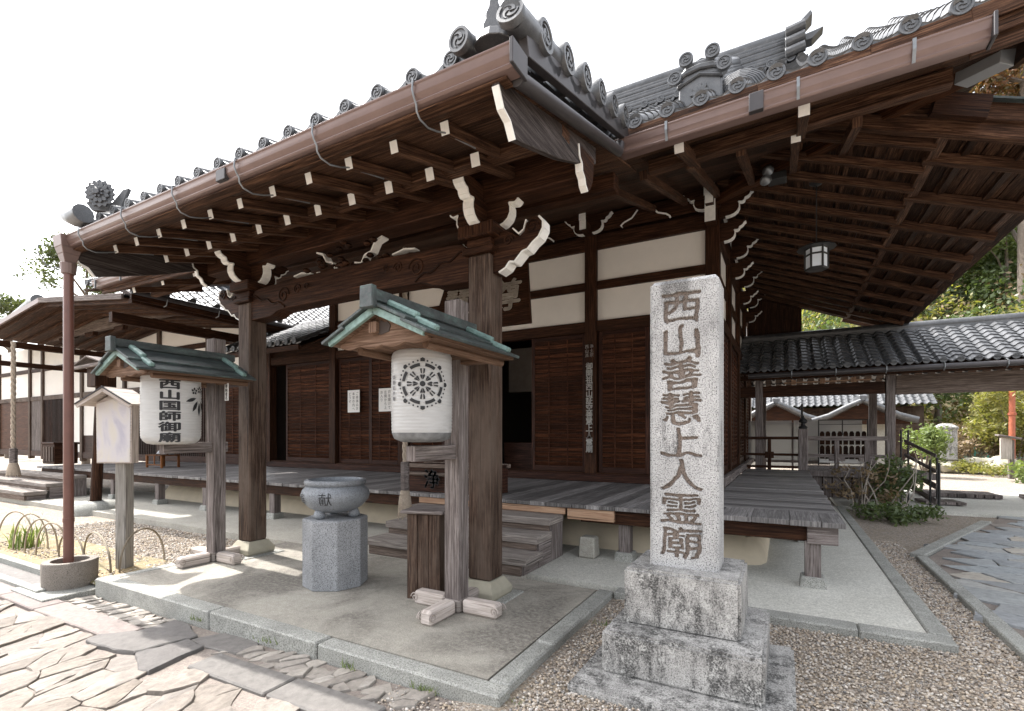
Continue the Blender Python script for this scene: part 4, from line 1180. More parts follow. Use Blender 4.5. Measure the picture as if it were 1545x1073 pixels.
# shaft: dense front face pushed in where the characters are cut
sx0, sx1, sy0, sy1, z0, z1 = -.80, -.365, 3.40, 3.70, .62, 2.53
tr = column('西山善慧上人霊廟', .285, .2225, .009, .80)
ox, oz = (sx0 + sx1) / 2 - .015, 2.35
NX, NZ = 210, 900
gx = np.linspace(sx0 + .018, sx1 - .018, NX); gz = np.linspace(z0, z1 - .02, NZ)
mask = np.zeros((NZ, NX), np.float32)
dx, dz = gx[1] - gx[0], gz[1] - gz[0]
for t in tr:
    p = [((x + ox - gx[0]) / dx, (y + oz - gz[0]) / dz) for x, y in t]
    i0, i1 = max(0, int(min(q[0] for q in p))), min(NX - 1, int(max(q[0] for q in p)) + 1)
    j0, j1 = max(0, int(min(q[1] for q in p))), min(NZ - 1, int(max(q[1] for q in p)) + 1)
    if i1 <= i0 or j1 <= j0: continue
    J, I = np.mgrid[j0:j1 + 1, i0:i1 + 1]
    def sg(a, b): return (b[0] - a[0]) * (J - a[1]) - (b[1] - a[1]) * (I - a[0])
    s0, s1, s2 = sg(p[0], p[1]), sg(p[1], p[2]), sg(p[2], p[0])
    ins = ((s0 >= 0) & (s1 >= 0) & (s2 >= 0)) | ((s0 <= 0) & (s1 <= 0) & (s2 <= 0))
    mask[j0:j1 + 1, i0:i1 + 1][ins] = 1
def blur(m, k):
    for _ in range(k):
        p = np.pad(m, 1, mode='edge'); m = (p[:-2, 1:-1] + p[2:, 1:-1] + p[1:-1, :-2] + p[1:-1, 2:] + 2 * p[1:-1, 1:-1]) / 6
    return m
# brush-like: warp the letterforms and let the stroke weight wander
def lowfreq(k, amp, sd):
    r_ = np.random.RandomState(sd).normal(0, 1, (NZ // k + 3, NX // k + 3))
    jj, ii = np.mgrid[0:NZ, 0:NX] / k; j0, i0 = jj.astype(int), ii.astype(int); fj, fi = jj - j0, ii - i0
    fj, fi = fj * fj * (3 - 2 * fj), fi * fi * (3 - 2 * fi)
    return amp * ((r_[j0, i0] * (1 - fi) + r_[j0, i0 + 1] * fi) * (1 - fj) + (r_[j0 + 1, i0] * (1 - fi) + r_[j0 + 1, i0 + 1] * fi) * fj)
JJ, II = np.mgrid[0:NZ, 0:NX]
mask = mask[np.clip(JJ + lowfreq(30, 3.2, 1) + lowfreq(9, .7, 2), 0, NZ - 1).astype(int), np.clip(II + lowfreq(22, 3.0, 3) + lowfreq(8, .9, 4), 0, NX - 1).astype(int)]
wt = blur(mask, 7) + lowfreq(16, .07, 5) + lowfreq(5, .03, 6)
mask = (wt > .47).astype(np.float32)
soft = blur(mask, 3)
dep = np.clip((soft - .12) * 1.35, 0, 1) * .019
rngn = np.random.normal(0, .0016, (NZ, NX)); rngn = blur(rngn.astype(np.float32), 2)
Y = sy0 + dep + rngn
XX, ZZ = np.meshgrid(gx, gz)
co = np.stack([XX, Y, ZZ], -1).reshape(-1, 3)
me = bpy.data.meshes.new('inscribed_face')
a = (np.arange(NZ - 1)[:, None] * NX + np.arange(NX - 1)[None]).reshape(-1)
fs = np.stack([a, a + 1, a + NX + 1, a + NX], 1)
me.vertices.add(len(co)); me.vertices.foreach_set('co', co.reshape(-1).astype(np.float32))
me.loops.add(fs.size); me.loops.foreach_set('vertex_index', fs.reshape(-1).astype(np.int32))
me.polygons.add(len(fs)); me.polygons.foreach_set('loop_start', np.arange(0, fs.size, 4, dtype=np.int32))
me.polygons.foreach_set('use_smooth', np.ones(len(fs), bool))
cutv = soft.reshape(-1)[fs].mean(1) > .55
me.polygons.foreach_set('material_index', cutv.astype(np.int32))
me.update(calc_edges=True)
me.materials.append(M_STELE); me.materials.append(M_CARVE)
o = bpy.data.objects.new('inscribed_face', me); C.objects.link(o); attach(o, st)
b = .018
mb = MB()
mb.add([(sx0, sy0 + b, z0), (sx0 + b, sy0, z0), (sx1 - b, sy0, z0), (sx1, sy0 + b, z0), (sx1, sy1, z0), (sx0, sy1, z0),
        (sx0, sy0 + b, z1 - .02), (sx0 + b, sy0, z1 - .02), (sx1 - b, sy0, z1 - .02), (sx1, sy0 + b, z1 - .02), (sx1, sy1, z1 - .02), (sx0, sy1, z1 - .02),
        (sx0 + .025, sy0 + .035, z1 + .01), (sx1 - .025, sy0 + .035, z1 + .01), (sx1 - .025, sy1 - .02, z1 + .01), (sx0 + .025, sy1 - .02, z1 + .01)],
       [(0, 1, 7, 6), (2, 3, 9, 8), (3, 4, 10, 9), (4, 5, 11, 10), (5, 0, 6, 11), (7, 8, 13, 12), (6, 7, 12), (8, 9, 13), (9, 10, 14, 13), (10, 11, 15, 14), (11, 6, 12, 15), (12, 13, 14, 15)])
part(mb, 'shaft', M_STELE, st)

# ------------------------------------------------------------------ lantern stands and paper lanterns
def lantern_stand(x, y, label, top):
    t = thing('lantern_stand', label, 'lantern stand', (x, y, 0))
    part(B(x - .075, x + .075, y - .075, y + .075, .10, top), 'post', W_GREY, t, .006)
    f = MB()
    for ang, l in ((0, .40), (90, .40)):
        M = Matrix.Rotation(R(ang), 3, 'Z')
        for s in (-1, 1):
            f.box(Vector((x, y, .06)) + M @ Vector((s * (.09 + l * .42), 0, 0)), (l * .84, .12, .12), M)
    f.box((x, y, .06), (.17, .17, .125))
    part(f, 'foot', W_SIGN, t, .02)
    sw = MB()
    for ang in (0, 90, 180, 270):
        dv = Vector((math.cos(R(ang)), math.sin(R(ang)), 0)); nv = Vector((-dv.y, dv.x, 0))
        c = Vector((x, y, .065)) + dv * .41
        for s in (-1, 1):
            pts = [c + nv * s * .062 + dv * (.042 * (1 - i / 22) * math.cos(i * .5)) + Vector((0, 0, .042 * (1 - i / 22) * math.sin(i * .5))) for i in range(20)]
            sw.tube(pts, .006, 5)
    part(sw, 'scroll_carving', W_SIGN, t, 0, 50)
    # arm under the lantern, running out to the front, and the beams under the little roof
    part(B(x - .045, x + .045, y - .60, y + .12, 1.30, 1.42), 'arm', W_GREY, t, .005)
    part(B(x - .035, x + .035, y - 1.0, y + .14, 2.20, 2.28).b2(x - .36, x + .36, y - .05, y + .05, 2.10, 2.16), 'roof_beam', W_GABLE, t, .005, split=True)
    yf, yb = y - 1.06, y + .16; zr, ze, hw = 2.365, 2.165, .43; x += .05
    # gable board with a dark plate for the heart opening and a scalloped lower edge
    pl = [(-.40, .02), (0, .185), (.40, .02)]
    lo = []
    for i in range(25):
        q = .40 - .80 * i / 24; lo.append((q, -.03 - .022 * abs(math.sin(q * 15)) - .015 * (1 - abs(q) / .40)))
    hole = [(-.07, .10), (-.085, .14), (-.06, .17), (-.03, .165), (0, .185), (.03, .165), (.06, .17), (.085, .14), (.07, .10), (0, .085)]
    hole = [(a, b - .06) for a, b in hole]
    gb = part(MB().prism(pl + lo, (x, yf + .10, ze), (1, 0, 0), (0, 0, 1), (0, .035, 0)), 'gable_board', W_GABLE, t, .003)
    part(MB().prism(hole, (x, yf + .094, ze), (1, 0, 0), (0, 0, 1), (0, .005, 0)), 'heart_shade_plate', M_DARKIN, gb)  # dark plate laid on the board; its colour stands for shade in the opening
    part(B(x - .42, x + .42, yf + .14, yb, ze - .03, ze + .0), 'ceiling_board', W_GABLE, t)
    for s in (-1, 1):
        sl = (zr - ze) / hw; ang = math.atan(sl)
        rf = MB()
        # two stepped copper courses per side, over boards
        for (a0, a1, lift) in ((-.02, .30, .035), (.26, hw + .04, .008)):
            p0 = Vector((x + s * a0, 0, zr - sl * a0 + lift)); p1 = Vector((x + s * a1, 0, zr - sl * a1 + lift * .6))
            mid = (p0 + p1) / 2; l = (p1 - p0).length
            rf.box((mid.x, (yf + yb) / 2, mid.z), (l, yb - yf + .02, .022), Matrix.Rotation(s * ang, 3, 'Y'))
        rp = part(rf, 'roof_slope', M_PATINA, t, .004)
        rl = MB()
        for (a0, a1, lift) in ((.03, .29, .065), (.27, hw + .02, .038)):
            for yy in (yf + .14, yb - .12):
                rl.bar((x + s * a0, yy, zr - sl * a0 + lift), (x + s * a1, yy, zr - sl * a1 + lift), .055, .045)
        part(rl, 'roof_roll', M_PATINA2, rp, .012, split=True)
        part(MB().bar((x + s * .0, yf + .03, zr - .02), (x + s * hw, yf + .03, ze - .012), .03, .05, (0, 1, 0)), 'bargeboard', M_PATINA2, t, .003)
        part(MB().bar((x, (yf + yb) / 2, zr - .005 - .02), (x + s * hw, (yf + yb) / 2, ze - .02), yb - yf - .06, .018, (0, 1, 0)), 'roof_boarding', W_GABLE, t)
        part(MB().tube([(x + s * .30, yf + .2, ze - .05), (x + s * .30, yb, ze - .05)], .03, 8), 'eave_purlin', W_GABLE, t, 0, 50)
    part(MB().bar((x, yf - .03, zr + .075), (x, yb + .02, zr + .075), .085, .08).prism([(-.06, -.09), (.06, -.09), (.055, .06), (-.055, .06)], (x, yf - .05, zr + .07), (1, 0, 0), (0, 0, 1), (0, .05, 0)), 'roof_ridge', M_PATINA, t, .006)
    return t
lantern_stand(-2.47, 3.51, 'grey timber lantern stand with green copper roof in front of the right porch pillar', 2.65)
lantern_stand(-5.98, 3.51, 'grey timber lantern stand with green copper roof near the red-brown downpipe', 2.65)

def lantern(x, y, z0, z1, r, label, phi):
    t = thing('paper_lantern', label, 'lantern', (x, y, z0))
    h = z1 - z0; prof = []
    n = 84
    for i in range(n + 1):
        u = i / n; e = min(u / .13, (1 - u) / .10, 1); rr = r * (.62 + .38 * math.sqrt(1 - (1 - e) ** 2))
        prof.append((rr * (1 + .02 * math.sin(PI * u)) + .0032 * abs(math.sin(PI * i / 3.0)), z0 + h * u))
    part(MB().lathe([(r * .35, z0 + .004)] + prof + [(r * .4, z1)], (x, y, 0), 56), 'paper_body', M_LANTERN, t, 0, 70)
    part(MB().lathe([(r * .58, z1 - .004), (r * .60, z1 + .03), (r * .3, z1 + .035)], (x, y, 0), 32), 'top_ring', M_IRON, t, 0, 40)
    part(MB().tube([(x, y, z1 + .03), (x, y, 2.24)], .006, 6), 'hanging_wire', M_IRON, t)
    return t
def wrap(tris, x, y, zc, r, phi, L=.03, push=.0125):
    vs = []; fs = []
    for tr_ in split_tris(tris, L):
        o = len(vs)
        for a, b in tr_:
            p = phi + a / r; vs.append((x + (r + push) * math.cos(p), y + (r + push) * math.sin(p), zc + b))
        fs.append((o, o + 1, o + 2))
    m = MB(); m.add(vs, fs); return m
# right lantern with the wheel crest
lx, ly = -2.45, 3.02; lr = .225
t = lantern(lx, ly, 1.455, 2.16, lr, 'white ribbed paper lantern bearing a black wheel crest', 0)
ph = math.atan2(-3.02, 2.45)
tri = []
def fan_poly(pl, c=None):
    c = c or (sum(p[0] for p in pl) / len(pl), sum(p[1] for p in pl) / len(pl))
    return [[c, pl[i], pl[(i + 1) % len(pl)]] for i in range(len(pl))]
def at(a, r_): return (r_ * math.cos(a), r_ * math.sin(a))
RC = .182
for k in range(8):
    a = PI / 2 + k * PI / 4
    for i in range(6):       # rim segment between the eight studs
        b0 = a + .13 + (PI / 4 - .26) * i / 6; b1 = a + .13 + (PI / 4 - .26) * (i + 1) / 6
        p = [at(b0, RC * .70), at(b0, RC * .83), at(b1, RC * .83), at(b1, RC * .70)]; tri += [[p[0], p[1], p[2]], [p[0], p[2], p[3]]]
    c = at(a, RC * .95); s = RC * .105
    tri += fan_poly([(c[0] + s * math.cos(a + q), c[1] + s * math.sin(a + q)) for q in (0, 1.0, 2.2, -2.2, -1.0)], c)
    for j in (1, 2, 3):
        b = a + PI / 4 * j / 4; c = at(b, RC * .93); tri += fan_poly([(c[0] + .038 * RC * math.cos(q), c[1] + .038 * RC * math.sin(q)) for q in (0, .8, 1.6, 2.4, 3.2, 4, 4.8, 5.5)], c)
    for sgn in (-1, 1):      # spoke: a forked leaf
        u = Vector((math.cos(a), math.sin(a))); v = Vector((-u.y, u.x)) * sgn
        q = [u * RC * .62 + v * RC * .03, u * RC * .60 + v * RC * .10, u * RC * .44 + v * RC * .075, u * RC * .40 + v * RC * .02]
        tri += fan_poly([tuple(z) for z in q])
        q = [u * RC * .40 + v * RC * .055, u * RC * .33 + v * RC * .10, u * RC * .18 + v * RC * .03, u * RC * .19 + v * RC * .012]
        tri += fan_poly([tuple(z) for z in q])
        q = [u * RC * .37 + v * RC * .03, u * RC * .33 + v * RC * .045, u * RC * .15 + v * RC * .005, u * RC * .36 + v * RC * .004]
        tri += fan_poly([tuple(z) for z in q])
tri += fan_poly([at(q * PI / 6, RC * .11) for q in range(12)], (0, 0))
part(wrap(tri, lx, ly, 1.875, lr, ph + .02), 'wheel_crest', M_INK, t)
part(wrap(column('御霊前供養', .032, .040, .02), lx, ly, 1.93, lr, ph - 1.05), 'lettering', M_INKG, t)
tb = MB().lathe([(lr * .50, 1.448), (lr * .70, 1.452), (lr * .93, 1.475), (lr * 1.01, 1.52)], (lx, ly, 0), 40)
keep = [i for i, f in enumerate(tb.f) if not (len(f) == 4 and math.atan2(tb.v[f[0]][1] - ly, tb.v[f[0]][0] - lx) > .6)]
tb.f = [tb.f[i] for i in keep]; tb.u = [tb.u[i] for i in keep]
part(tb, 'torn_base', plain('grey torn backing', (.16, .165, .17), .6, var=.5, vscale=14), t, 0, 60)
# left lantern with lettering
lx, ly = -5.95, 3.0; lr = .275
t = lantern(lx, ly, 1.40, 2.20, lr, 'white paper lantern with six large black characters and a leaf crest', 0)
ph = math.atan2(-3.0, 5.95)
part(wrap(column('西山国師御廟', .20, .113, .035, .54), lx, ly, 2.045, lr, ph - .05), 'lettering', M_INK, t)
tri = []
for (cx, cy, a, l, w_) in ((-.02, -.02, 200, .13, .04), (.0, -.05, 240, .14, .045), (.03, -.07, 268, .15, .045), (.06, -.05, 298, .14, .045), (.08, -.02, 338, .13, .04)):
    u = Vector((math.cos(R(a)), math.sin(R(a)))); v = Vector((-u.y, u.x)); c = Vector((cx, cy))
    tri += fan_poly([tuple(c + u * l * q + v * w_ * .5 * math.sin(PI * q) * s) for s, qs in ((1, (0, .25, .5, .75, 1)), (-1, (.75, .5, .25))) for q in qs])
for (cx, cy) in ((-.045, .055), (.035, .075), (.115, .055)):
    for k in range(5):
        a = R(90 + 72 * k); u = Vector((math.cos(a), math.sin(a))); v = Vector((-u.y, u.x)); c = Vector((cx, cy))
        tri += fan_poly([tuple(c + u * .008), tuple(c + u * .025 + v * .014), tuple(c + u * .042), tuple(c + u * .025 - v * .014)])
part(wrap(tri, lx, ly, 1.93, lr, ph + .98), 'leaf_crest', M_INK, t)
part(MB().lathe([(lr * .64, 1.401), (lr * .8, 1.41), (lr * .9, 1.44)], (lx, ly, 0), 40), 'base_ring', M_SHEET, t, 0, 60)
pt = thing('paper_slip', 'small white paper slip with writing fixed to the left lantern post', 'notice', (-5.62, 3.42, 1.98))
part(B(-5.655, -5.585, 3.418, 3.422, 1.9, 2.1), 'paper', M_PAPER, pt)
lettering('lettering', column('奉納者名', .045, .045, .02), (-5.62, 3.4155, 2.065), (1, 0, 0), (0, 0, 1), M_INK, pt)

# ------------------------------------------------------------------ censer and pedestal
cx, cy = -4.0, 3.56
tag(MB().lathe([(.315, 0), (.315, .665), (.305, .675)], (cx, cy, 0), 8, R(22.5 + 28)).build('stone_pedestal', M_PEDESTAL, None, .006), 'eight-sided grey granite pedestal under the round stone bowl', 'pedestal')
t = thing('incense_bowl', 'round grey granite bowl with inked characters standing on three feet', 'stone bowl', (cx, cy, .675))
part(MB().lathe([(.05, .725), (.16, .735), (.255, .78), (.318, .85), (.335, .905), (.318, .955), (.285, .99), (.275, 1.0), (.296, 1.008), (.302, 1.03), (.296, 1.052), (.262, 1.058), (.25, 1.04), (.262, .99), (.29, .92), (.24, .84), (0, .80)], (cx, cy, 0), 56), 'bowl', M_CENSER, t, 0, 60)
for a in (-95, 25, 145):
    part(MB().lathe([(.03, .674), (.052, .69), (.058, .715), (.045, .75), (.03, .775)], (cx + .19 * math.cos(R(a)), cy + .19 * math.sin(R(a)), 0), 18), 'foot', M_CENSER, t, 0, 60)
ph = math.atan2(-3.56, 4.0)
def wrapbowl(tris, phi, zc):
    vs = []; fs = []
    P_ = [(.318, .85), (.335, .905), (.318, .955), (.285, .99)]
    for tr_ in split_tris(tris, .02):
        o = len(vs)
        for a, b in tr_:
            z = zc + b; rr = np.interp(z, [.735, .78, .85, .905, .955, .99], [.16, .255, .318, .335, .318, .285]) + .004
            p = phi + a / .335; vs.append((cx + rr * math.cos(p), cy + rr * math.sin(p), z))
        fs.append((o, o + 1, o + 2))
    return MB().add(vs, fs)
part(wrapbowl(column('献', .135, .1, .0), ph - .30, .885), 'lettering', M_INK, t)
part(wrapbowl(column('奉', .12, .1, .0), ph - 1.18, .88), 'lettering', M_INK, t)

# ------------------------------------------------------------------ timber box by the right pillar
bx, by, ang = -2.93, 3.72, R(16)
t = thing('timber_box', 'tall weathered timber box with a flat grey lid beside the right lantern post', 'wooden box', (bx, by, 0))
M = Matrix.Rotation(ang, 3, 'Z')
mb = MB()
for i in range(3): mb.box(Vector((bx, by, .39)) + M @ Vector(((i - 1) * .107, 0, 0)), (.104, .30, .78), M)
part(mb, 'body', W_POST, t, .006)
part(MB().box((bx, by, .80), (.41, .39, .028), M), 'lid', W_GREY, t, .006)

# ------------------------------------------------------------------ offering box on the veranda edge
t = thing('offering_box', 'brown slatted offering box lettered in black on the veranda edge', 'offering box', (-4.45, 6.05, .66))
part(B(-5.05, -3.55, 5.83, 6.35, .66, 1.02), 'body', W_FRAME, t, .008)
part(B(-5.08, -3.52, 5.80, 5.86, 1.02, 1.08).b2(-5.08, -3.52, 6.3, 6.38, 1.02, 1.08), 'top_rail', W_STEP, t, .006, split=True)
mb = MB()
for i in range(10): mb.b2(-4.95 + .15 * i, -4.90 + .15 * i, 5.86, 6.3, 1.03, 1.07)
part(mb, 'slats', W_FRAME, t)
part(MB().tube([(-5.06, 5.80, .93), (-3.54, 5.80, .93)], .028, 10), 'front_rail', W_STEP, t, 0, 50)
for ch, x in (('浄', -4.50), ('財', -4.03)):
    lettering('lettering', column(ch, .30, .3, .03), (x, 5.765, .865), (1, 0, 0), (0, 0, 1), M_INK, t)

# ------------------------------------------------------------------ bell ropes
def bell_rope(x, y, ztop, label, k_=1.0):
    t = thing('bell_rope', label, 'rope', (x, y, .48))
    mb = MB()
    for k in range(3):
        pts = []
        nn = 90
        for i in range(nn + 1):
            z = ztop + (1.16 - ztop) * i / nn; a = i * .62 / k_ + k * 2 * PI / 3
            pts.append((x + .018 * k_ * math.cos(a), y + .018 * k_ * math.sin(a), z))
        mb.tube(pts, .019 * k_, 6)
    part(mb, 'rope', M_CLOTHROPE, t, 0, 60)
    part(MB().lathe([(.058 * k_, .80), (.058 * k_, 1.16), (.04 * k_, 1.165)], (x, y, 0), 6), 'wooden_sleeve', W_GREY, t, .005)
    ts = MB().lathe([(a * k_, b) for a, b in [(.05, .80), (.062, .78), (.060, .755), (.072, .72), (.085, .60), (.095, .48), (.06, .475)]], (x, y, 0), 20)
    for i in range(60):
        a = random.uniform(0, 2 * PI); r1 = random.uniform(.075, .105) * k_
        ts.tube([(x + .06 * k_ * math.cos(a), y + .06 * k_ * math.sin(a), .75), (x + .078 * k_ * math.cos(a), y + .078 * k_ * math.sin(a), .62), (x + r1 * math.cos(a + .1), y + r1 * math.sin(a + .1), .45 + random.uniform(-.02, .03))], .006, 4, False)
    part(ts, 'tassel', M_CLOTHROPE, t, 0, 60)
bell_rope(-4.25, 4.9, 3.9, 'twisted hemp bell rope with tassel hanging behind the wheel-crest lantern')
bell_rope(-17.35, 5.0, 3.9, 'thick twisted bell rope with tassel hanging at far left over the timber steps', 1.5)

# ------------------------------------------------------------------ plaque, tall name board, paper notices
M_PLQ = plain('worn plaque lettering', (.42, .37, .31), .8, var=.25, vscale=20)
t = thing('name_plaque', 'dark timber plaque with pale carved characters high behind the right pillar', 'plaque', (-4.15, 6.5, 3.7))
tl = Matrix.Rotation(R(-14), 3, 'X')
def pv(x, z, y=0): return Vector((-4.15, 6.45, 3.15)) + tl @ Vector((x, y, z))
pl = [(-.92, 0), (.92, 0), (.74, 1.02), (.30, 1.06), (0, 1.02), (-.30, 1.06), (-.74, 1.02)]
ax, ay, an = tl @ Vector((1, 0, 0)), tl @ Vector((0, 0, 1)), tl @ Vector((0, 1, 0))
part(MB().prism(pl, pv(0, 0), ax, ay, an * .06), 'board', W_DARK, t, .01)
lettering('lettering', [[(x, y) for x, y in tr_] for tr_ in column('尊', .56, .5, .022)], pv(.44, .50, -.008), ax, ay, M_PLQ, t)
lettering('lettering', [[(x, y) for x, y in tr_] for tr_ in column('慧', .54, .5, .022)], pv(-.45, .50, -.008), ax, ay, M_PLQ, t)
t = thing('name_board', 'narrow dark board with a column of white characters fixed to a hall post', 'sign', (-3.12, 8.6, 2.2))
part(B(-3.215, -3.045, WY - .055, WY - .034, 1.16, 3.22), 'board', W_DARK, t, .004)
lettering('lettering', column('御開祖西山証空善慧上人霊廟', .135, .1265, .024), (-3.13, WY - .059, 2.77), (1, 0, 0), (0, 0, 1), M_WHITE, t)
lettering('lettering', column('浄土宗', .075, .08, .012), (-3.085, WY - .059, 3.13), (1, 0, 0), (0, 0, 1), M_WHITE, t)
lettering('lettering', column('西山派', .075, .08, .012), (-3.175, WY - .059, 3.13), (1, 0, 0), (0, 0, 1), M_WHITE, t)
for (xa_, xb_, za_, zb_, lab, tx) in ((-9.38, -8.98, 2.06, 2.60, 'white paper notice with brush writing on the hall shutters, nearer the left porch pillar', ('ご参拝の方', '本堂の内へ', 'どうぞ')), (-8.36, -7.95, 2.06, 2.60, 'white paper notice with brush writing, close to the wheel-crest lantern', ('戸を開けて', '左側から上', 'お入り'))):
    t = thing('paper_notice', lab, 'notice', ((xa_ + xb_) / 2, WY + .02, za_))
    yy = WY + .018
    part(B(xa_, xb_, yy, yy + .004, za_, zb_), 'paper', M_PAPER, t)
    for i, s_ in enumerate(tx): lettering('lettering', column(s_, .085, .09, .0), (xb_ - .08 - .12 * i, yy - .003, zb_ - .09), (1, 0, 0), (0, 0, 1), M_INK, t)
# ------------------------------------------------------------------ hanging lamp, spotlights
t = thing('hanging_lamp', 'small white-paned lamp hanging on a chain under the right eave', 'lamp', (.39, 8.0, 3.8))
x, y = .39, 8.0
part(MB().tube([(x, y, 4.12), (x, y, 5.0)], .008, 6).lathe([(.03, 4.93), (.09, 4.97), (.085, 5.02)], (x, y, 0), 16), 'chain', M_IRON, t, 0, 50)
part(MB().lathe([(.13, 3.80), (.13, 4.06)], (x, y, 0), 6), 'glass', M_BLUEW, t)
fr = MB()
for k in range(6):
    a = 2 * PI * k / 6; fr.tube([(x + .135 * math.cos(a), y + .135 * math.sin(a), 3.79), (x + .135 * math.cos(a), y + .135 * math.sin(a), 4.07)], .014, 5)
for z in (3.79, 3.98, 4.07): fr.lathe([(.137, z - .012), (.147, z), (.137, z + .012)], (x, y, 0), 6)
fr.lathe([(.24, 4.07), (.22, 4.09), (.08, 4.14), (.02, 4.15)], (x, y, 0), 12); fr.lathe([(.02, 3.775), (.135, 3.78)], (x, y, 0), 6)
part(fr, 'frame', M_IRON, t)
t = thing('spot_lamp', 'pair of small round spot lamps fixed high on the corner of the hall', 'spotlight', (-.2, 7.5, 5.0))
for dx, dz in ((0, .06), (-.03, -.06)):
    part(MB().lathe([(0, 0), (.055, .012), (.075, .05), (.05, .11), (.03, .13)], (0, 0, 0), 14).build('x', M_BLUEW) if False else MB().tube([(-.2 + dx, 7.42, 5.0 + dz), (-.19 + dx, 7.5, 5.0 + dz), (-.17 + dx, 7.56, 5.01 + dz)], [.02, .075, .04], 14), 'bulb', M_STEEL, t, 0, 60)
part(MB().box((-.08, 7.66, 5.0), (.22, .2, .10)), 'bracket', M_IRON, t, .01)

# ------------------------------------------------------------------ roofed notice board, drain pot, hoops
sx, sy = -6.98, 2.93
t = thing('notice_board', 'pale bleached notice board with a small gabled roof on a square post', 'sign', (sx, sy, -.1))
a = R(26); M = Matrix.Rotation(a, 3, 'Z')
def sp(x, y, z): return Vector((sx, sy, 0)) + M @ Vector((x, y, 0)) + Vector((0, 0, z))
part(MB().box(sp(.03, .06, .60), (.13, .13, 1.40), M), 'post', W_PALE, t, .006)
bp = [(-.215, 1.17), (.215, 1.17), (.225, 1.88), (0, 2.01), (-.225, 1.88)]
bd = part(MB().prism(bp, sp(0, -.06, 0), M @ Vector((1, 0, 0)), (0, 0, 1), M @ Vector((0, .11, 0))), 'board', W_SIGN, t, .004)
part(MB().prism([(-.20, 1.185), (.20, 1.185), (.21, 1.87), (0, 1.93), (-.21, 1.87)], sp(0, -.0655, 0), M @ Vector((1, 0, 0)), (0, 0, 1), M @ Vector((0, .004, 0))), 'painted_face', M_SIGNFACE, bd)
for s in (-1, 1):
    rp = MB().bar(sp(s * -.012, .0, 2.06), sp(s * .335, .0, 1.855), .42, .022, M @ Vector((0, 1, 0)))
    r_ = part(rp, 'roof', W_SIGN, t, .003)
    part(MB().bar(sp(s * -.004, -.205, 2.035), sp(s * .325, -.205, 1.84), .02, .05, M @ Vector((0, 1, 0))), 'bargeboard', W_SIGN, r_, .003)
    part(MB().bar(sp(s * -.012, -.215, 2.066), sp(s * .335, -.215, 1.861), .02, .014, M @ Vector((0, 1, 0))), 'edge_flashing', M_COPPER_D, r_)
t = tag(MB().lathe([(.235, -.14), (.24, .13), (.232, .145), (.165, .145), (.16, .02), (0, .0)], (-6.82, 2.42, 0), 40).build('drain_pot', M_POTSTONE, None, 0, 40), 'round stone drain pot catching the red-brown downpipe', 'drain pot')
tag(B(-7.2, -6.4, 2.05, 2.85, -.2, -.125).build('drain_pad', M_KERB, None, .008), 'flat square pad under the round drain pot', 'stone pad')
W_BAM = wood('grey split bamboo', (.20, .16, .11), (.36, .30, .22), (.50, .44, .36))
hoops = [((-6.78, 2.86), (-6.95, 3.42), .46, 'large thin bamboo hoop standing right of the notice board post'), ((-8.0, 2.98), (-6.84, 2.80), .40, 'low wide bamboo hoop behind the drain pot'), ((-8.40, 2.86), (-7.5, 2.80), .36, 'bamboo hoop partly behind the downpipe'), ((-8.75, 2.74), (-8.30, 2.92), .44, 'bamboo hoop, fourth from the left garden edge'), ((-9.05, 2.72), (-8.72, 2.96), .46, 'bamboo hoop, third from the left garden edge'), ((-9.45, 2.72), (-9.10, 2.98), .50, 'bamboo hoop just right of the white flowers'), ((-9.95, 2.70), (-9.52, 2.96), .50, 'bamboo hoop in front of the white flowers')]
for (a, b, h, lab) in hoops:
    pts = [(a[0] + (b[0] - a[0]) * (.5 - .5 * math.cos(PI * i / 20)), a[1] + (b[1] - a[1]) * (.5 - .5 * math.cos(PI * i / 20)), -.14 + (h + .04) * math.sin(PI * i / 20) ** .8) for i in range(21)]
    tag(MB().tube(pts, .011, 6).build('bamboo_hoop', W_BAM, None, 0, 60), lab, 'hoop', 'bamboo hoops edging the garden')
t = thing('narcissus', 'clump of white narcissus with green blades at the left garden edge', 'flowers', (-9.5, 2.85, -.1))
mb = MB()
for i in range(70):
    a = random.uniform(0, 2 * PI); l = random.uniform(.22, .42); q = random.uniform(.05, .2); x0, y0 = -9.5 + random.gauss(0, .10), 2.88 + random.gauss(0, .08)
    v = Vector((math.cos(a), math.sin(a), 0)); n = Vector((-v.y, v.x, 0)) * .008
    p = [Vector((x0, y0, -.1)), Vector((x0, y0, -.1 + l * .6)) + v * q * .4, Vector((x0, y0, -.1 + l)) + v * q]
    mb.add([p[0] - n, p[0] + n, p[1] + n, p[1] - n, p[2]], [(0, 1, 2, 3), (3, 2, 4)])
part(mb, 'leaves', L_MID, t)
mb = MB()
for i in range(5):
    c = Vector((-9.45 + random.gauss(0, .07), 2.85 + random.gauss(0, .05), .34 + random.uniform(-.08, .06)))
    for k in range(6):
        a = 2 * PI * k / 6; mb.prism([(0, -.008), (.025, -.016), (.04, 0), (.025, .016), (0, .008)], c, (math.cos(a) * .8, -.3, math.sin(a)), (-math.sin(a), 0, math.cos(a) * .8), (0, -.004, 0))
part(mb, 'petals', plain('white petals', (.8, .8, .74), .6), t)

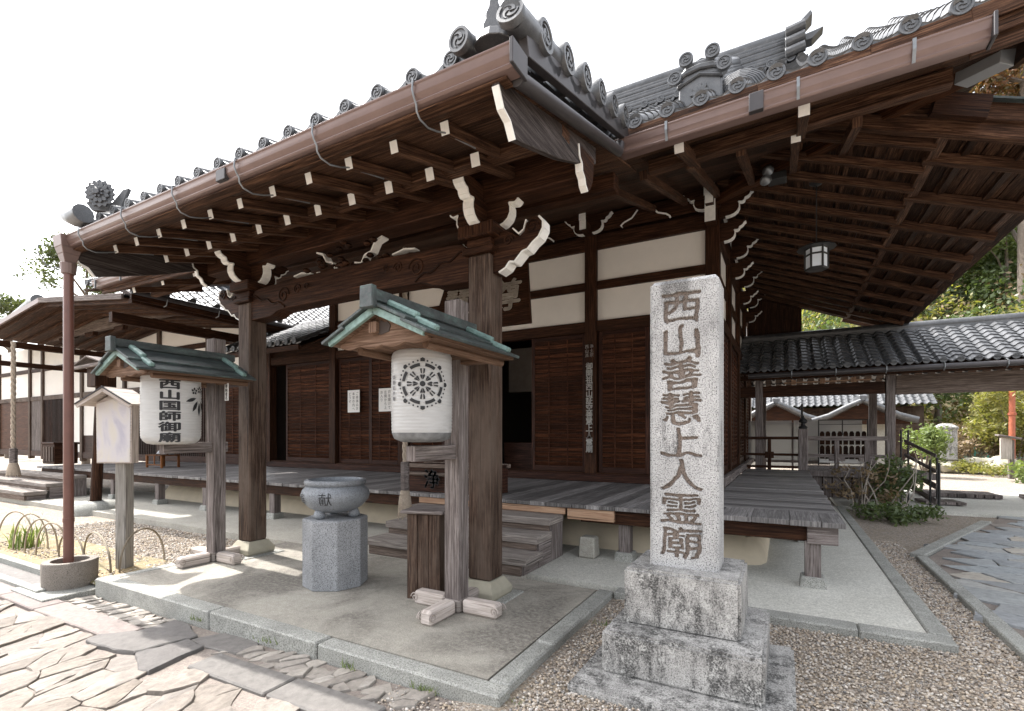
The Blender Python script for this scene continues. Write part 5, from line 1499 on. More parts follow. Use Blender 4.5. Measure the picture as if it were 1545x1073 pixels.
# things on the left veranda
t = thing('dark_chest', 'dark panelled timber chest on the veranda at far left', 'chest', (-18.9, 6.6, .66))
part(B(-19.3, -18.5, 6.2, 6.75, .66, 1.24), 'body', W_DARK, t, .01); part(B(-19.33, -18.47, 6.17, 6.78, 1.24, 1.30), 'lid', W_DARK, t, .008)
mb = MB()
for k in range(4): mb.b2(-19.22 + .19 * k, -19.10 + .19 * k, 6.175, 6.198, .74, 1.16)
part(mb, 'carved_panels', W_POST, t, .004)
t = thing('small_stand', 'small orange timber stand holding a grey tablet on the left veranda', 'stand', (-14.3, 7.1, .66))
mb = MB()
for dx in (-.36, .36):
    for dy in (-.2, .2): mb.b2(-14.3 + dx - .025, -14.3 + dx + .025, 7.0 + dy - .025, 7.0 + dy + .025, .66, .97)
mb.b2(-14.7, -13.9, 6.77, 7.23, .97, 1.0); mb.b2(-14.64, -13.96, 6.79, 6.81, .72, .75); mb.b2(-14.3 - .02, -14.28, 6.79, 6.81, .75, .97)
part(mb, 'frame', W_OAK, t, .004)
t = tag(MB().box((-14.25, 7.0, 1.09), (.42, .05, .22), Matrix.Rotation(R(-38), 3, 'X')).box((-14.02, 7.06, 1.06), (.10, .10, .12)).build('grey_tablet', M_STEEL, None, .008), 'tilted grey tablet lying on the small orange stand', 'tablet')

# ------------------------------------------------------------------ side hall at far left with its entrance canopy
sh = thing('side_hall', 'timber side hall at far left with white plaster, lattice windows and a shallow gabled canopy', 'temple', (-18, 8.8, 0))
SY = 8.8
sp_ = [-32.2, -28.7, -27.4, -25.2, -23.8, -22.4, -20.5, -18.2, -15.4, -13.6]
for x in sp_: part(B(x - .09, x + .09, SY - .04, SY + .14, .5, 5.3), 'post', W_POST, sh, .006)
for i in range(len(sp_) - 1):
    a, b = sp_[i] + .09, sp_[i + 1] - .09
    part(B(a, b, SY - .02, SY + .12, .62, .85), 'sill_beam', W_FRAME, sh, .005)
    part(B(a, b, SY - .02, SY + .12, 2.98, 3.16), 'lintel_beam', W_POST, sh, .005)
    part(B(a, b, SY - .01, SY + .11, 4.2, 4.36), 'rail_beam', W_DARK, sh, .005)
    part(B(a, b, SY + .04, SY + .08, 3.16, 4.2), 'plaster_panel', M_PLASTER, sh); part(B(a, b, SY + .04, SY + .08, 4.36, 5.3), 'plaster_panel', M_PLASTER, sh)
    if i in (0, 1): part(B(a, b, SY + .02, SY + .06, .85, 2.98), 'board_wall', wood('brown board wall', (.035, .016, .010), (.078, .036, .022), (.125, .062, .038)) if i == 0 else W_GREY, sh)
    elif i in (4,): 
        part(B(a, b, SY + .02, SY + .06, .85, 1.5), 'board_wall', W_FRAME, sh); part(B(a, b, SY + .03, SY + .07, 1.5, 2.98), 'plaster_panel', M_PLASTER, sh)
    elif i == 3: part(B(a, b, SY + .03, SY + .07, .85, 2.98), 'plaster_panel', M_PLASTER, sh)
    elif i in (2, 5, 6, 7):
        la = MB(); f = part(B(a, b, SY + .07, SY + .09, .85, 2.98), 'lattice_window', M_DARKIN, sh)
        x = a + .05
        while x < b - .02: la.b2(x - .016, x + .016, SY + .00, SY + .025, .85, 2.98); x += .115
        z = .95
        while z < 2.95: la.b2(a, b, SY + .026, SY + .045, z - .016, z + .016); z += .105
        part(la, 'lattice_bars', W_FRAME, f)
    else: shutter(a, b, .85, 2.98, SY + .05, 'x', sh)
# canopy: low gable running forward to the steps
apx, apz, cy0, cy1 = -17.4, 5.10, 5.56, 8.75
for s, xe in ((1, -12.95), (-1, -21.9)):
    ze = apz - .11 * abs(xe - apx); mb = MB(); y = cy0
    while y < cy1:
        mb.bar((apx, y + .11, apz - .03), (xe, y + .11, ze - .03), .215, .025 + random.uniform(0, .006), (0, 1, 0)); y += .22
    part(mb, 'canopy_boards', W_EAVE, sh)
    mb = MB()
    for k in range(8): mb.bar((apx, cy0 + .12 + k * .42, apz - .09), (xe, cy0 + .12 + k * .42, ze - .09), .07, .08, (0, 1, 0))
    part(mb, 'canopy_rafters', W_EAVE, sh)
    part(MB().bar((apx, cy0 - .04, apz + .0), (xe, cy0 - .04, ze + .0), .05, .13, (0, 1, 0)), 'verge_board', M_COPPER if s < 0 else W_GREY, sh, .004)
    part(MB().bar((apx, (cy0 + cy1) / 2, apz + .05), (xe, (cy0 + cy1) / 2, ze + .05), cy1 - cy0, .03, (0, 1, 0)), 'canopy_roof', M_TILE, sh)
part(MB().tube([(apx - .5, cy0 + .1, apz + .1), (apx - 6, cy0 + .8, apz - .1)], .16, 12), 'canopy_ridge', M_TILE, sh, 0, 50)
part(B(-21.5, -13.2, 6.95, 7.12, 4.62, 4.92), 'canopy_beam', W_STEP, sh, .01)
for x in (-20.2, -18.4, -16.6, -15.0): part(MB().prism([(-.28, .14), (-.24, .03), (-.14, 0), (.14, 0), (.24, .03), (.28, .14)], (x, 6.97, 4.48), (1, 0, 0), (0, 0, 1), (0, .13, 0)), 'bracket_arm', W_DARK, sh, .005)
part(MB().bar((-20, 5.4, 4.18), (-20, 8.75, 4.18), .16, .18).bar((-20.1, 5.4, 3.62), (-20.1, 8.75, 3.62), .14, .14), 'tie_beam', W_DARK, sh, .006, split=True)
part(MB().bar((-13.7, 5.6, 4.25), (-13.7, 8.75, 4.25), .16, .24), 'tie_beam', W_DARK, sh, .006, split=True)
# tiled slope beside the canopy, with gutter
mb = MB(); tile_field(mb, (-12.6, 5.6, 4.72), (0, 1, 0), 26, .295, hon_prof(.295, r=.066), lambda t: Vector((-t, 0, t * .62)), 3.2)
cf = []
for f, u in zip(mb.f, mb.u):
    c = sum((Vector(mb.v[i]) for i in f), Vector()) / len(f)
    if c.y - 5.6 > (-12.6 - c.x) * .9 - .1: cf.append((f, u))
mb.f = [a for a, b in cf]; mb.u = [b for a, b in cf]
part(mb, 'roof_tiles', M_TILE, sh, 0, 50)
mb = MB(); tile_field(mb, (-30, 6.6, 5.22), (1, 0, 0), 52, .3, hon_prof(.3), lambda t: Vector((0, t, t * .6)), 3.0)
part(mb, 'roof_tiles', M_TILE, sh, 0, 50)
for k in range(9): inst(DISC, sh, (-12.58, 5.65 + .59 * k, 4.76), PI / 2, .95)
gg = part(MB().tube([(-12.52, 5.5, 4.66), (-12.52, 12.5, 4.60)], .06, 12), 'gutter', M_COPPER_D, sh, 0, 50)
for y in (6.2, 7.4, 8.6): part(MB().tube([(-12.5, y, 4.72), (-12.46, y, 4.62), (-12.5, y, 4.5), (-12.62, y, 4.48)], .012, 5), 'gutter_strap', M_STEEL, gg)
part(MB().bar((-12.66, 5.55, 4.58), (-12.66, 12.5, 4.52), .08, .14).bar((-12.8, 5.6, 4.50), (-12.8, 12.5, 4.45), .16, .10), 'eave_edge_board', W_DARK, sh, .005, split=True)
mb = MB()
for k in range(12): mb.bar((-12.7, 5.8 + .55 * k, 4.5), (-14, 5.8 + .55 * k, 5.1), .08, .1)
part(mb, 'canopy_rafters', W_DARK, sh)
part(MB().bar((-12.75, 5.62, 4.9), (-15.4, 8.5, 6.6), .22, .2).tube([(-12.7, 5.55, 5.02), (-15.4, 8.5, 6.72)], .075, 10), 'hip_ridge', M_TILE, sh, 0, 50)
inst(DISC, sh, (-12.68, 5.5, 5.05), R(30), 1.5)
# low lean-to roof between the two halls
mb = MB(); tile_field(mb, (-13.4, 7.75, 3.68), (1, 0, 0), 12, .295, hon_prof(.295, r=.066), lambda t: Vector((0, t, t * .5)), 2.6)
lr_ = part(mb, 'lean_to_tiles', M_TILE, sh, 0, 50)
for k in range(12): inst(DISC, sh, (-13.32 + .295 * k, 7.73, 3.73), 0, .95)
part(B(-13.4, -9.99, 7.78, 7.84, 3.52, 3.64), 'eave_edge_board', W_DARK, sh, .005, split=True)
part(MB().bar((-11.7, 7.8, 3.55), (-11.7, 10.3, 4.8), 3.4, .03, (1, 0, 0)), 'eave_boards', W_EAVE, sh)
# roofed lamp on a leaning pole
t = thing('lamp_post', 'dark leaning wooden pole carrying a small roofed lamp box on a round stone foot', 'lamp post', (-12.5, 4.85, 0))
part(MB().tube([(-12.5, 4.85, -.02), (-12.2, 4.83, 2.55)], [.10, .09], 14), 'pole', W_DARK, t, 0, 50)
part(MB().lathe([(.5, -.12), (.52, .0), (.42, .14), (.14, .17), (.13, .05)], (-12.5, 4.85, -.02), 18), 'stone_foot', M_KERB, t, 0, 50)
part(MB().box((-12.1, 4.8, 2.68), (.36, .36, .42)), 'lamp_box', W_DARK, t, .01)
part(MB().bar((-12.62, 4.8, 2.92), (-12.06, 4.8, 3.06), .56, .03, (0, 1, 0)).bar((-11.5, 4.8, 2.92), (-12.06, 4.8, 3.06), .56, .03, (0, 1, 0)).bar((-12.7, 4.55, 2.86), (-11.4, 4.55, 2.88), .07, .06), 'lamp_roof', W_GREY, t, .004)

# ------------------------------------------------------------------ corridor at right
co = thing('roofed_corridor', 'open corridor with grey wave-tiled roof running right from the back of the hall', 'corridor', (2.1, 15, 0))
CY0, CY1 = 13.92, 16.45
for x in (-.55, 2.1, 6.3, 10.5, 14.7):
    for y in (CY0, CY1): part(B(x - .085, x + .085, y - .085, y + .085, .02, 2.86), 'post', W_GREY, co, .008)
part(B(-1.3, 16, CY0 - .09, CY0 + .09, 2.52, 2.86) if False else B(2.19, 16, CY0 - .08, CY0 + .08, 2.42, 2.84), 'beam', W_STEP, co, .01)
part(B(-1.3, 2.0, CY0 - .07, CY0 + .07, 2.45, 2.72), 'beam', W_DARK, co, .01)
part(B(-1.3, 16, CY1 - .08, CY1 + .08, 2.62, 2.84), 'beam', W_DARK, co, .01)
part(B(-1.3, 16, CY0 - .5, CY0 - .40, 2.84, 2.94), 'eave_purlin', W_DARK, co, .006)
mb = MB()
for k in range(34): mb.bar((-1.2 + .5 * k, CY0 - .72, 2.92), (-1.2 + .5 * k, 15.2, 3.92), .05, .07)
part(mb, 'rafters', W_EAVE, co)
mb = MB()
for y0, y1 in ((CY0 - .72, 15.2), (17.1, 15.2)): mb.bar((7.3, y0, 2.97), (7.3, y1, 3.97), 17.2, .025, (1, 0, 0))
part(mb, 'roof_boards', W_EAVE, co)
mb = MB(); tile_field(mb, (-1.3, CY0 - .80, 3.03), (1, 0, 0), 64, .272, san_prof(.272), lambda t: Vector((0, t, t * .515)), 2.0, course=.20, lip=.024)
part(mb, 'wave_tiles', M_TILE, co, 0, 50)
mb = MB(); tile_field(mb, (-1.3, 17.1, 2.94), (1, 0, 0), 64, .272, san_prof(.272), lambda t: Vector((0, -t, t * .555)), 1.9, course=.20)
part(mb, 'wave_tiles', M_TILE, co, 0, 50)
part(MB().b2(-1.3, 16.2, 15.08, 15.32, 3.95, 4.10).tube([(-1.3, 15.2, 4.14), (16.2, 15.2, 4.14)], .11, 14), 'ridge', M_TILE, co, 0, 50)
for k in range(0, 64): 
    if k < 46: inst(DISC, co, (-1.3 + .272 * (k + .28), CY0 - .80, 3.05), 0, .78)
gg = part(MB().tube([(-.75, CY0 - .86, 2.90), (16, CY0 - .86, 2.93)], .058, 12), 'gutter', M_COPPER_D, co, 0, 50)
for x in (.15, 1.0, 1.9, 2.85, 3.8): part(MB().tube([(x, CY0 - .8, 3.0), (x, CY0 - .93, 2.96), (x, CY0 - .93, 2.88), (x, CY0 - .84, 2.83)], .012, 5), 'gutter_strap', M_STEEL, gg)
mb = MB()
for x in (.15, .75, 1.35): mb.b2(x, x + .10, CY0 - .16, CY0 - .06, 2.73, 2.84)
part(mb, 'bracket_block', W_FRESH, co, split=True)
part(B(.0, 1.75, CY0 - .12, CY0 - .08, 2.76, 2.79), 'light_batten', W_FRESH, co)
# bridge floor with skirt boards
part(B(.53, 2.9, CY0 - .06, CY1, .52, .66), 'bridge_floor', W_GREY, co, .008)
mb = MB(); x = .62
while x < 2.3: mb.b2(x, x + .17, CY0 + .02, CY0 + .05, .03, .515); x += .195
part(mb, 'skirt_boards', W_GREY, co, .004); part(B(.6, 2.3, CY0 + .08, CY0 + .10, .03, .51), 'skirt_gap_shade', W_DARK, co); part(B(.6, 2.3, CY0 - .03, CY0 + .018, .24, .30), 'skirt_rail', W_GREY, co)  # dark panel added behind the skirt so its gaps look shaded
# railing with capped post
ra = thing('railing', 'low grey timber railing with capped corner post at the end of the veranda', 'railing', (.45, 13.85, .66))
part(B(.30, .50, 13.72, 13.92, .66, 1.66), 'corner_post', W_GREY, ra, .012)
part(MB().lathe([(.085, 1.66), (.10, 1.70), (.05, 1.74), (.045, 1.78), (.10, 1.82), (.085, 1.87), (.03, 1.92), (.018, 1.97), (0, 1.99)], (.40, 13.82, 0), 14), 'post_cap', M_IRON, ra, 0, 50)
part(B(.50, 2.02, 13.80, 13.88, 1.38, 1.48).b2(.5, 2.02, 13.81, 13.87, .98, 1.06), 'rail', W_GREY, ra, .006)
part(B(-1.1, .30, 13.80, 13.86, 1.40, 1.47).b2(-1.1, .3, 13.81, 13.86, 1.0, 1.06).b2(-1.1, .3, 13.80, 13.86, .70, .76), 'rail', W_DARK, ra, .006)
for x in (1.08, 1.66): part(B(x - .045, x + .045, 13.79, 13.89, .66, 1.38), 'baluster', W_GREY, ra, .006); part(B(x - .16, x + .16, 13.805, 13.875, .90, 1.0), 'rail_block', W_GREY, ra, .006)
part(B(-.36, -.28, 13.78, 13.88, .66, 1.40), 'baluster', W_DARK, ra, .006); part(B(-.42, -.22, 13.79, 13.87, .94, 1.10), 'rail_block', W_DARK, ra, .006)
# thin dark post and translucent wind screens at the far side
tag(MB().tube([(.45, 16.5, .66), (.45, 16.5, 2.4)], .03, 8).build('thin_post', M_IRON, None, 0, 50), 'thin dark upright post in front of the translucent screens', 'post')
for i, (a, b, lab) in enumerate(((-1.2, .2, 'cloudy translucent wind screen panel beside the hall wall'), (.25, 1.95, 'cloudy translucent wind screen panel behind the row of dark plaques'))):
    t = thing('wind_screen', lab, 'screen', ((a + b) / 2, 17.2, .66))
    part(B(a, b, 17.2, 17.21, .75, 1.95), 'sheet', M_SHEET, t)
    part(B(a, b, 17.18, 17.24, .68, .75).b2(a - .05, a, 17.18, 17.24, .0, 1.9), 'frame', W_GREY, t)
t = thing('plaque_rack', 'dark rack hung with rows of small dark wooden plaques under the corridor', 'rack', (1.3, 16.7, .0))
part(B(.85, .88, 16.66, 16.70, .0, 1.95).b2(2.0, 2.03, 16.66, 16.70, 0, 1.95).b2(.88, 2.0, 16.665, 16.695, 1.92, 1.95).b2(.88, 2.0, 16.665, 16.695, 1.80, 1.815).b2(1.42, 1.45, 16.665, 16.695, 1.5, 1.92), 'frame', M_IRON, t)
part(B(.88, 2.0, 16.71, 16.72, .72, 1.0), 'white_card', M_PAPER, t)
mb = MB()
for r_ in range(2):
    for k in range(8):
        x = .95 + k * .14; z = 1.54 - r_ * .40
        mb.prism([(-.055, -.30), (.055, -.30), (.055, .02), (.03, .075), (-.03, .075), (-.055, .02)], (x, 16.64, z), (1, 0, 0), (0, 0, 1), (0, .02, 0))
part(mb, 'hanging_plaques', W_DARK, t, .004)
mb = MB()
for k in range(7): mb.prism([(-.045, 0), (-.03, -.05), (.03, -.05), (.045, 0)], (.98 + k * .15, 16.70, .93), (1, 0, 0), (0, 0, 1), (0, .006, 0))
part(mb, 'card_marks', M_INK, t)
# metal handrail and duckboards
t = thing('stair_handrail', 'dark metal stair frame with slanting boards beside the corridor post', 'handrail', (2.45, 13.2, 0))
mb = MB()
for x, y, h in ((2.30, 13.95, 1.62), (2.42, 13.9, 1.62), (2.62, 13.0, 1.0), (2.72, 12.95, 1.05), (2.72, 12.8, .95)): mb.tube([(x, y, 0), (x, y, h)], .02, 8)
part(mb, 'upright', M_IRON, t, 0, 50, split=True)
for k in range(4): part(MB().bar((2.36, 13.95, 1.38 - k * .31), (2.70, 12.92, 1.08 - k * .31), .025, .12 if k > 1 else .07), 'slanting_board', W_GREY, t, .004)
for (c, s_, a, lab) in (((2.98, 14.0, .05), (.72, .62, .06), 8, 'small slatted timber duckboard nearest the stair handrail'), ((3.7, 16.0, .06), (1.5, .9, .09), 2, 'larger grey timber duckboard lying behind the small one'), ((5.6, 15.6, .06), (1.4, 1.2, .09), 0, 'grey timber duckboard at the right edge of the corridor paving')):
    mb = MB(); M = Matrix.Rotation(R(a), 3, 'Z'); n = max(4, int(s_[0] / .16))
    for k in range(n): mb.box(Vector(c) + M @ Vector((-s_[0] / 2 + (k + .5) * s_[0] / n, 0, 0)), (s_[0] / n - .02, s_[1], s_[2]), M)
    tag(mb.build('duckboard', W_GREY, None, .004), lab, 'duckboard', 'duckboards')

# ------------------------------------------------------------------ garden beyond the corridor
def small_gate(x, y, w_, label, z=2.05):
    t = thing('small_gate', label, 'gate', (x, y, 0))
    part(B(x - w_ * .3, x + w_ * .3, y - .1, y + .1, 0, z), 'wall', M_APRON, t)
    pts = [(-w_ / 2, 0), (-w_ * .33, .22), (-w_ * .15, .62), (0, .95), (w_ * .15, .62), (w_ * .33, .22), (w_ / 2, 0)]
    pl = [(a, b + .16) for a, b in pts] + [(a, b) for a, b in pts[::-1]]
    part(MB().prism(pl, (x, y - 1.0, z), (1, 0, 0), (0, 0, 1), (0, 2, 0)), 'gable_roof', M_TILE, t, .02, 40)
    part(MB().prism(pts, (x, y - .7, z - .05), (1, 0, 0), (0, 0, 1), (0, .1, 0)), 'gable_board', W_DARK, t)
    part(MB().box((x, y, z + 1.12), (.34, 2.1, .28)), 'ridge', M_TILE, t, .04)
    for s in (-1, 1): part(MB().tube([(x + s * w_ * .02, y - 1.02, z + 1.0)] + [(x + s * a, y - 1.02, z + b + .14) for a, b in pts[4:]], .11, 8), 'verge_roll', M_TILE, t, 0, 50)
    return t
small_gate(-.35, 28.2, 3.9, 'little white-walled gate with curved tile gable, nearer the hall')
small_gate(3.1, 28.0, 3.9, 'little white-walled gate with curved tile gable, behind the dark plaque rack')
t = thing('tiled_outbuilding', 'long low outbuilding with pale grey tiled roof behind the two little gates', 'building', (1.5, 33, 0))
part(B(-6, 6.2, 32, 36, 0, 3.0), 'wall', W_POST, t)
mb = MB(); tile_field(mb, (-6.4, 30.9, 3.05), (1, 0, 0), 43, .3, hon_prof(.3, n=5), lambda t: Vector((0, t, t * .6)), 3.2, course=.3)
part(mb, 'roof_tiles', M_TILE, t, 0, 50)
mb = MB(); mb.add([(-6.4, 34.1, 4.97), (6.5, 34.1, 4.97), (6.5, 37.2, 3.0), (-6.4, 37.2, 3.0)], [(0, 1, 2, 3)]); part(mb, 'rear_roof', M_TILE, t)
t = thing('garden_monument', 'small pale stone pillar standing on a heap of rocks in the sunny garden', 'stone monument', (5.9, 26.6, 0))
part(MB().lathe([(.42, .5), (.41, 1.74), (.46, 1.76), (.46, 1.84), (.22, 1.98), (0, 2.0)], (5.85, 26.6, 0), 4, PI / 4 + .15), 'pillar', M_PLINTH, t, .03)
mb = MB()
for i in range(9):
    r_ = random.uniform(.3, .6); c = Vector((5.9 + random.uniform(-1.1, 2.2), 26.6 + random.uniform(-.3, .5), random.uniform(.1, .4)))
    m = MB().lathe([(0, -r_ * .7), (r_ * .8, -r_ * .4), (r_, .1 * r_), (r_ * .7, r_ * .55), (0, r_ * .62)], c, 8, random.random())
    mb.add([Vector(v) + Vector((random.gauss(0, .05), random.gauss(0, .05), random.gauss(0, .04))) for v in m.v], m.f)
part(mb, 'rocks', M_BASESTONE, t, .03, 40)
tag(MB().tube([(8.05, 27.2, 0), (8.05, 27.2, 4.6)], .10, 14).lathe([(.11, 2.3), (.135, 2.32), (.135, 2.4), (.11, 2.42)], (8.05, 27.2, 0), 14).build('red_pole', plain('rust red pole paint', (.36, .10, .05), .5, var=.25), None, 0, 50), 'rust-red pole standing at the right edge of the sunny garden', 'pole')
t = thing('guide_post', 'short timber guide post with a slanted panel beside the sunny gravel', 'sign', (6.8, 23.2, 0))
part(B(6.78, 6.92, 23.15, 23.3, 0, 1.35), 'post', W_GREY, t, .01); part(MB().box((6.68, 23.1, 1.05), (.35, .05, .75), Matrix.Rotation(R(20), 3, 'Z')), 'panel', W_SIGN, t, .006); part(MB().box((6.75, 23.15, 1.45), (.6, .35, .06), Matrix.Rotation(R(12), 3, 'Y')), 'cap', W_GREY, t, .006)
nb = MB()
for k in range(26): nb.tube([(4 + k * .5, 33.4, 0), (4 + k * .5, 33.4, 1.9)], .03, 5)
for k in range(9): nb.tube([(4, 33.4, .2 + .2 * k), (16.5, 33.4, .2 + .2 * k)], .012, 4)
tag(nb.build('green_fence', plain('green net fence', (.03, .22, .17), .5), None), 'green netting fence behind the small stone pillar', 'fence')

# ------------------------------------------------------------------ trees and shrubs
def crown(n, rx, ry, rz, leaf, lobes=9, fill=.55, seed=1):
    """leaf cards clustered on twig tufts through an uneven, lobed volume; returns verts, faces around the origin"""
    rnd = random.Random(seed); L = []
    for i in range(lobes):
        a = rnd.uniform(0, 2 * PI); e = rnd.uniform(-.6, 1); q = rnd.uniform(.35, .75)
        L.append((Vector((math.cos(a) * q * math.sqrt(max(0, 1 - e * e * .5)), math.sin(a) * q * math.sqrt(max(0, 1 - e * e * .5)), e * .7)), rnd.uniform(.28, .5)))
    vs = []; fs = []
    tufts = max(1, n // 14)
    for _ in range(tufts):
        c, r = rnd.choice(L); u = Vector((rnd.gauss(0, 1), rnd.gauss(0, 1), rnd.gauss(0, 1))).normalized()
        p = c + u * r * rnd.uniform(fill, 1.0); p = Vector((p.x * rx, p.y * ry, p.z * rz))
        for k in range(14):
            q = p + Vector((rnd.gauss(0, 1), rnd.gauss(0, 1), rnd.gauss(0, .8))) * leaf * 1.5
            a = Vector((rnd.gauss(0, 1), rnd.gauss(0, 1), rnd.gauss(-.3, .8))).normalized(); b = a.cross(Vector((rnd.gauss(0, 1), rnd.gauss(0, 1), rnd.gauss(0, 1)))).normalized()
            l = leaf * rnd.uniform(.6, 1.3); o = len(vs)
            vs += [q - a * l, q + b * l * .42, q + a * l, q - b * l * .42]; fs.append((o, o + 1, o + 2, o + 3))
    return vs, fs
def fast(name, vs, fs, mat):
    me = bpy.data.meshes.new(name); me.from_pydata([tuple(v) for v in vs], [], fs); me.materials.append(mat)
    o = bpy.data.objects.new(name, me); C.objects.link(o); return o
def tree(name, x, y, z, h, rx, rz, mat, label, n=5000, leaf=.16, trunk=.45, tr_=.16, bark=None, seed=1, fill=.55, lobes=10, cat='tree', limbs=7):
    t = thing(name, label, cat, (x, y, z)); rnd = random.Random(seed)
    cz = z + h - rz * .95
    mb = MB(); lean = rnd.uniform(-.3, .3)
    top = Vector((x + lean, y, cz + rz * .4))
    mb.tube([(x, y, z - .3), (x + lean * .3, y, z + (cz - z) * .5), tuple(top)], [tr_ * 1.25, tr_, tr_ * .25], 9)
    for i in range(limbs):
        a = rnd.uniform(0, 2 * PI); f = rnd.uniform(.35, .95); s = Vector((x + lean * f, y, z + (top.z - z) * f))
        e = s + Vector((math.cos(a) * rx * .75, math.sin(a) * rx * .75, rz * rnd.uniform(.1, .6)))
        mb.tube([s, (s + e) / 2 + Vector((0, 0, rz * .1)), e], [tr_ * .45, tr_ * .28, tr_ * .08], 6)
    part(mb, 'trunk', bark or M_BARK, t, 0, 60)
    vs, fs = crown(n, rx, rx, rz, leaf, lobes, fill, seed)
    o = fast('crown', [v + Vector((x + lean * .6, y, cz)) for v in vs], fs, mat); attach(o, t); return t
def bush(name, x, y, z, rx, rz, mat, label, n=2500, leaf=.09, seed=1, fill=.5, lobes=8):
    t = thing(name, label, 'shrub', (x, y, z)); rnd = random.Random(seed); mb = MB()
    for i in range(6):
        a = rnd.uniform(0, 2 * PI); mb.tube([(x, y, z - .05), (x + math.cos(a) * rx * .3, y + math.sin(a) * rx * .3, z + rz * .8), (x + math.cos(a) * rx * .7, y + math.sin(a) * rx * .7, z + rz * 1.5)], [.03, .02, .008], 5)
    part(mb, 'stems', M_BARK, t, 0, 60)
    vs, fs = crown(n, rx, rx, rz, leaf, lobes, fill, seed)
    o = fast('foliage', [v + Vector((x, y, z + rz)) for v in vs], fs, mat); attach(o, t); return t
bush('garden_shrub', 1.95, 12.7, 0, .62, .55, L_DARK, 'dark leafy shrub in the shade at the foot of the corridor post', 1500, .06, 3, .3)
bush('twiggy_shrub', 1.35, 12.3, 0, .8, .5, L_BROWN, 'brown twiggy shrub beside the end of the right veranda', 700, .05, 4, .3)
bush('low_ground_plant', 1.75, 11.4, -.05, .75, .14, L_DARK, 'low dark ground plant on the gravel in front of the shaded shrub', 1100, .05, 5, .3)
# bare leggy stems of the twiggy shrub
t = thing('leggy_plant', 'leaning bare stems rising through the shaded shrub', 'plant', (1.5, 12.0, 0)); mb = MB()
for i in range(9):
    a = random.uniform(-1, 1); x0 = 1.5 + random.uniform(-.3, .5); p = [Vector((x0, 11.9, -.05))]
    for k in range(5): p.append(p[-1] + Vector((a * .10 + random.gauss(0, .06), random.gauss(0, .06), .22)))
    mb.tube(p, [.016, .014, .012, .01, .008, .004], 5)
part(mb, 'stems', M_BARKP, t, 0, 60)
bush('round_green_shrub', 4.55, 23.5, 0, .78, 1.0, L_MID, 'bright green rounded shrub left of the small stone pillar', 2600, .075, 6, .5)
bush('yellow_shrub', 8.6, 28.6, 0, 2.3, 2.0, L_YEL, 'yellow green shrub right of the small stone pillar', 10000, .09, 7, .3)
bush('brown_hedge', 7.4, 29.6, 0, 2.2, 1.0, L_BROWN, 'brown winter hedge directly behind the small stone pillar', 6000, .08, 8, .3)
bush('garden_edge_plants', 7.5, 26.9, -.1, 2.8, .28, L_YEL, 'low yellow green plants along the far edge of the sunny gravel', 3000, .07, 9, .2)
bush('grey_green_tuft', 7.4, 22.3, -.05, .8, .35, L_MID, 'grassy green tuft at the foot of the guide post', 900, .12, 10, .2)
tree('slender_tree', 9.2, 31.0, 0, 7.2, 2.2, 2.5, L_YEL, 'slender pale-trunked tree with thin yellow green leaves near the red pole', 6500, .085, tr_=.12, bark=M_BARKP, seed=11, fill=.3)
tree('evergreen_tree', 7.6, 36, 1.0, 7.0, 2.7, 2.8, L_DARK, 'dark evergreen tree behind the green netting fence', 11000, .11, seed=12)
tree('bare_brown_tree', 4.0, 36, .6, 7, 2.6, 2.6, L_BROWN, 'bare brown winter tree between the outbuilding and the evergreen', 2300, .13, tr_=.11, bark=M_BARKP, seed=13, fill=.2, limbs=16)
tree('hill_tree', 13.5, 46, hill_z(13.5, 46), 10.5, 4.2, 4.3, L_MID, 'rounded pale green tree high on the hill right of the eave tip', 22000, .13, seed=14)
tree('hill_tree', 8.5, 49, hill_z(8.5, 49), 10, 4.0, 4.2, L_YEL, 'yellow green tree on the hill directly beyond the eave tip', 18000, .13, seed=15, fill=.35)
tree('hill_tree', 18.5, 54, hill_z(18.5, 54), 13, 5.2, 5.2, L_DARK, 'dark tall evergreen on the hill at the right edge', 22000, .16, seed=16)
tree('hill_tree', 13.2, 58, hill_z(13.2, 58), 12, 4.6, 4.8, L_YEL, 'yellowish tree higher on the hill behind the rounded pale green tree', 18000, .15, seed=17, fill=.35)
tree('russet_tree', 13.6, 43.7, hill_z(13.6, 43.7), 23, 3.8, 6.0, L_RED, 'tall russet-leaved tree rising above the corner of the right eave', 15000, .17, tr_=.35, seed=18, fill=.25, limbs=14)
tree('left_tree', -33.3, 12.5, -.1, 12.1, 2.3, 1.9, L_OLIVE, 'leafy evergreen tree rising above the side hall roof behind the downpipe', 3600, .12, tr_=.16, seed=19, fill=.3, limbs=14)
tree('left_tree', -46.5, 13.2, -.1, 11.2, 1.7, 1.0, L_OLIVE, 'low leafy tree top at the left edge over the canopy', 2200, .13, tr_=.2, seed=20, fill=.3)
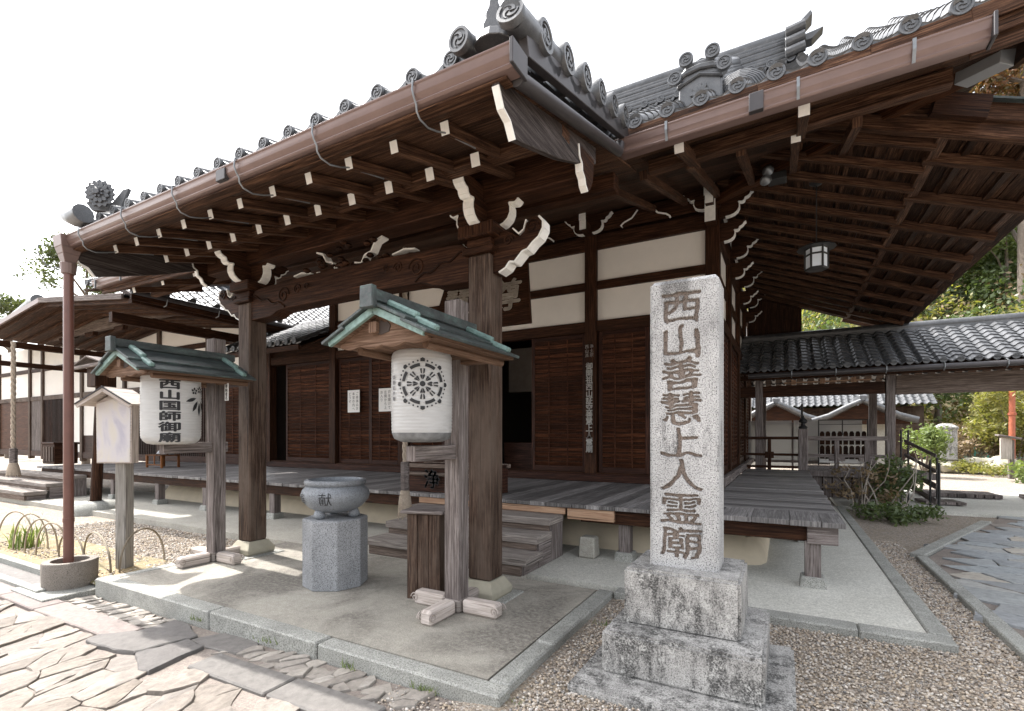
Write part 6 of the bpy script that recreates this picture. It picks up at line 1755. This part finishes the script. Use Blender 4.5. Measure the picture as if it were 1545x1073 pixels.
# the wood on the hillside, one mass
rnd = random.Random(5)
for nm, mat, n, leaf, sd in (('hillside_wood', L_DARK, 90000, .17, 1), ('hillside_bamboo', L_YEL, 80000, .15, 2), ('hillside_scrub', L_BROWN, 50000, .14, 3)):
    vs = []; fs = []; rnd = random.Random(sd)
    clumps = []
    for i in range(150):
        y = rnd.uniform(36, 100); x = rnd.uniform(-.10 * y, .36 * y + 3)
        clumps.append((x, y, rnd.uniform(1.5, 3.6), rnd.uniform(2.5, 7)))
    for i in range(n):
        x, y, r_, h = clumps[rnd.randrange(150)]
        u = Vector((rnd.gauss(0, 1), rnd.gauss(0, 1), rnd.gauss(0, 1))).normalized() * rnd.uniform(.6, 1)
        q = Vector((x + u.x * r_, y + u.y * r_, hill_z(x, y) + h * .5 + u.z * h * .5))
        a = Vector((rnd.gauss(0, 1), rnd.gauss(0, 1), rnd.gauss(-.2, .8))).normalized(); b = a.cross(Vector((rnd.gauss(0, 1), rnd.gauss(0, 1), rnd.gauss(0, 1)))).normalized(); l = leaf * rnd.uniform(.6, 1.4); o = len(vs)
        vs += [q - a * l, q + b * l * .5, q + a * l, q - b * l * .5]; fs.append((o, o + 1, o + 2, o + 3))
    o = fast(nm, vs, fs, mat); o['kind'] = 'stuff'; o['label'] = {'hillside_wood': 'dark green wood covering the hill', 'hillside_bamboo': 'yellow green bamboo growth on the hill', 'hillside_scrub': 'brown winter scrub on the hill'}[nm]
# small weeds along the kerb joints
mb = MB()
for (wx, wy, n) in ((-1.95, 2.43, 40), (-3.5, 2.42, 14), (-2.6, 2.42, 18), (-4.4, 2.42, 16), (-1.38, 2.52, 10), (-6.3, 2.5, 26), (1.2, 5.4, 0), (-1.3, 3.9, 22)):
    for i in range(n):
        a = random.uniform(0, 2 * PI); l = random.uniform(.02, .07); p = Vector((wx + random.gauss(0, .06), wy + random.gauss(0, .012), -.085 if wx < -1.5 else -.05)); v = Vector((math.cos(a), math.sin(a), 0)) * l * .7; nn = Vector((-v.y, v.x, 0)).normalized() * .004
        mb.add([p - nn, p + nn, p + v + Vector((0, 0, l))], [(0, 1, 2)])
o = mb.build('weeds', L_MID); o['kind'] = 'stuff'; o['label'] = 'tiny weeds along the kerb joints'
for o in (DISC, LIP): bpy.data.objects.remove(o)
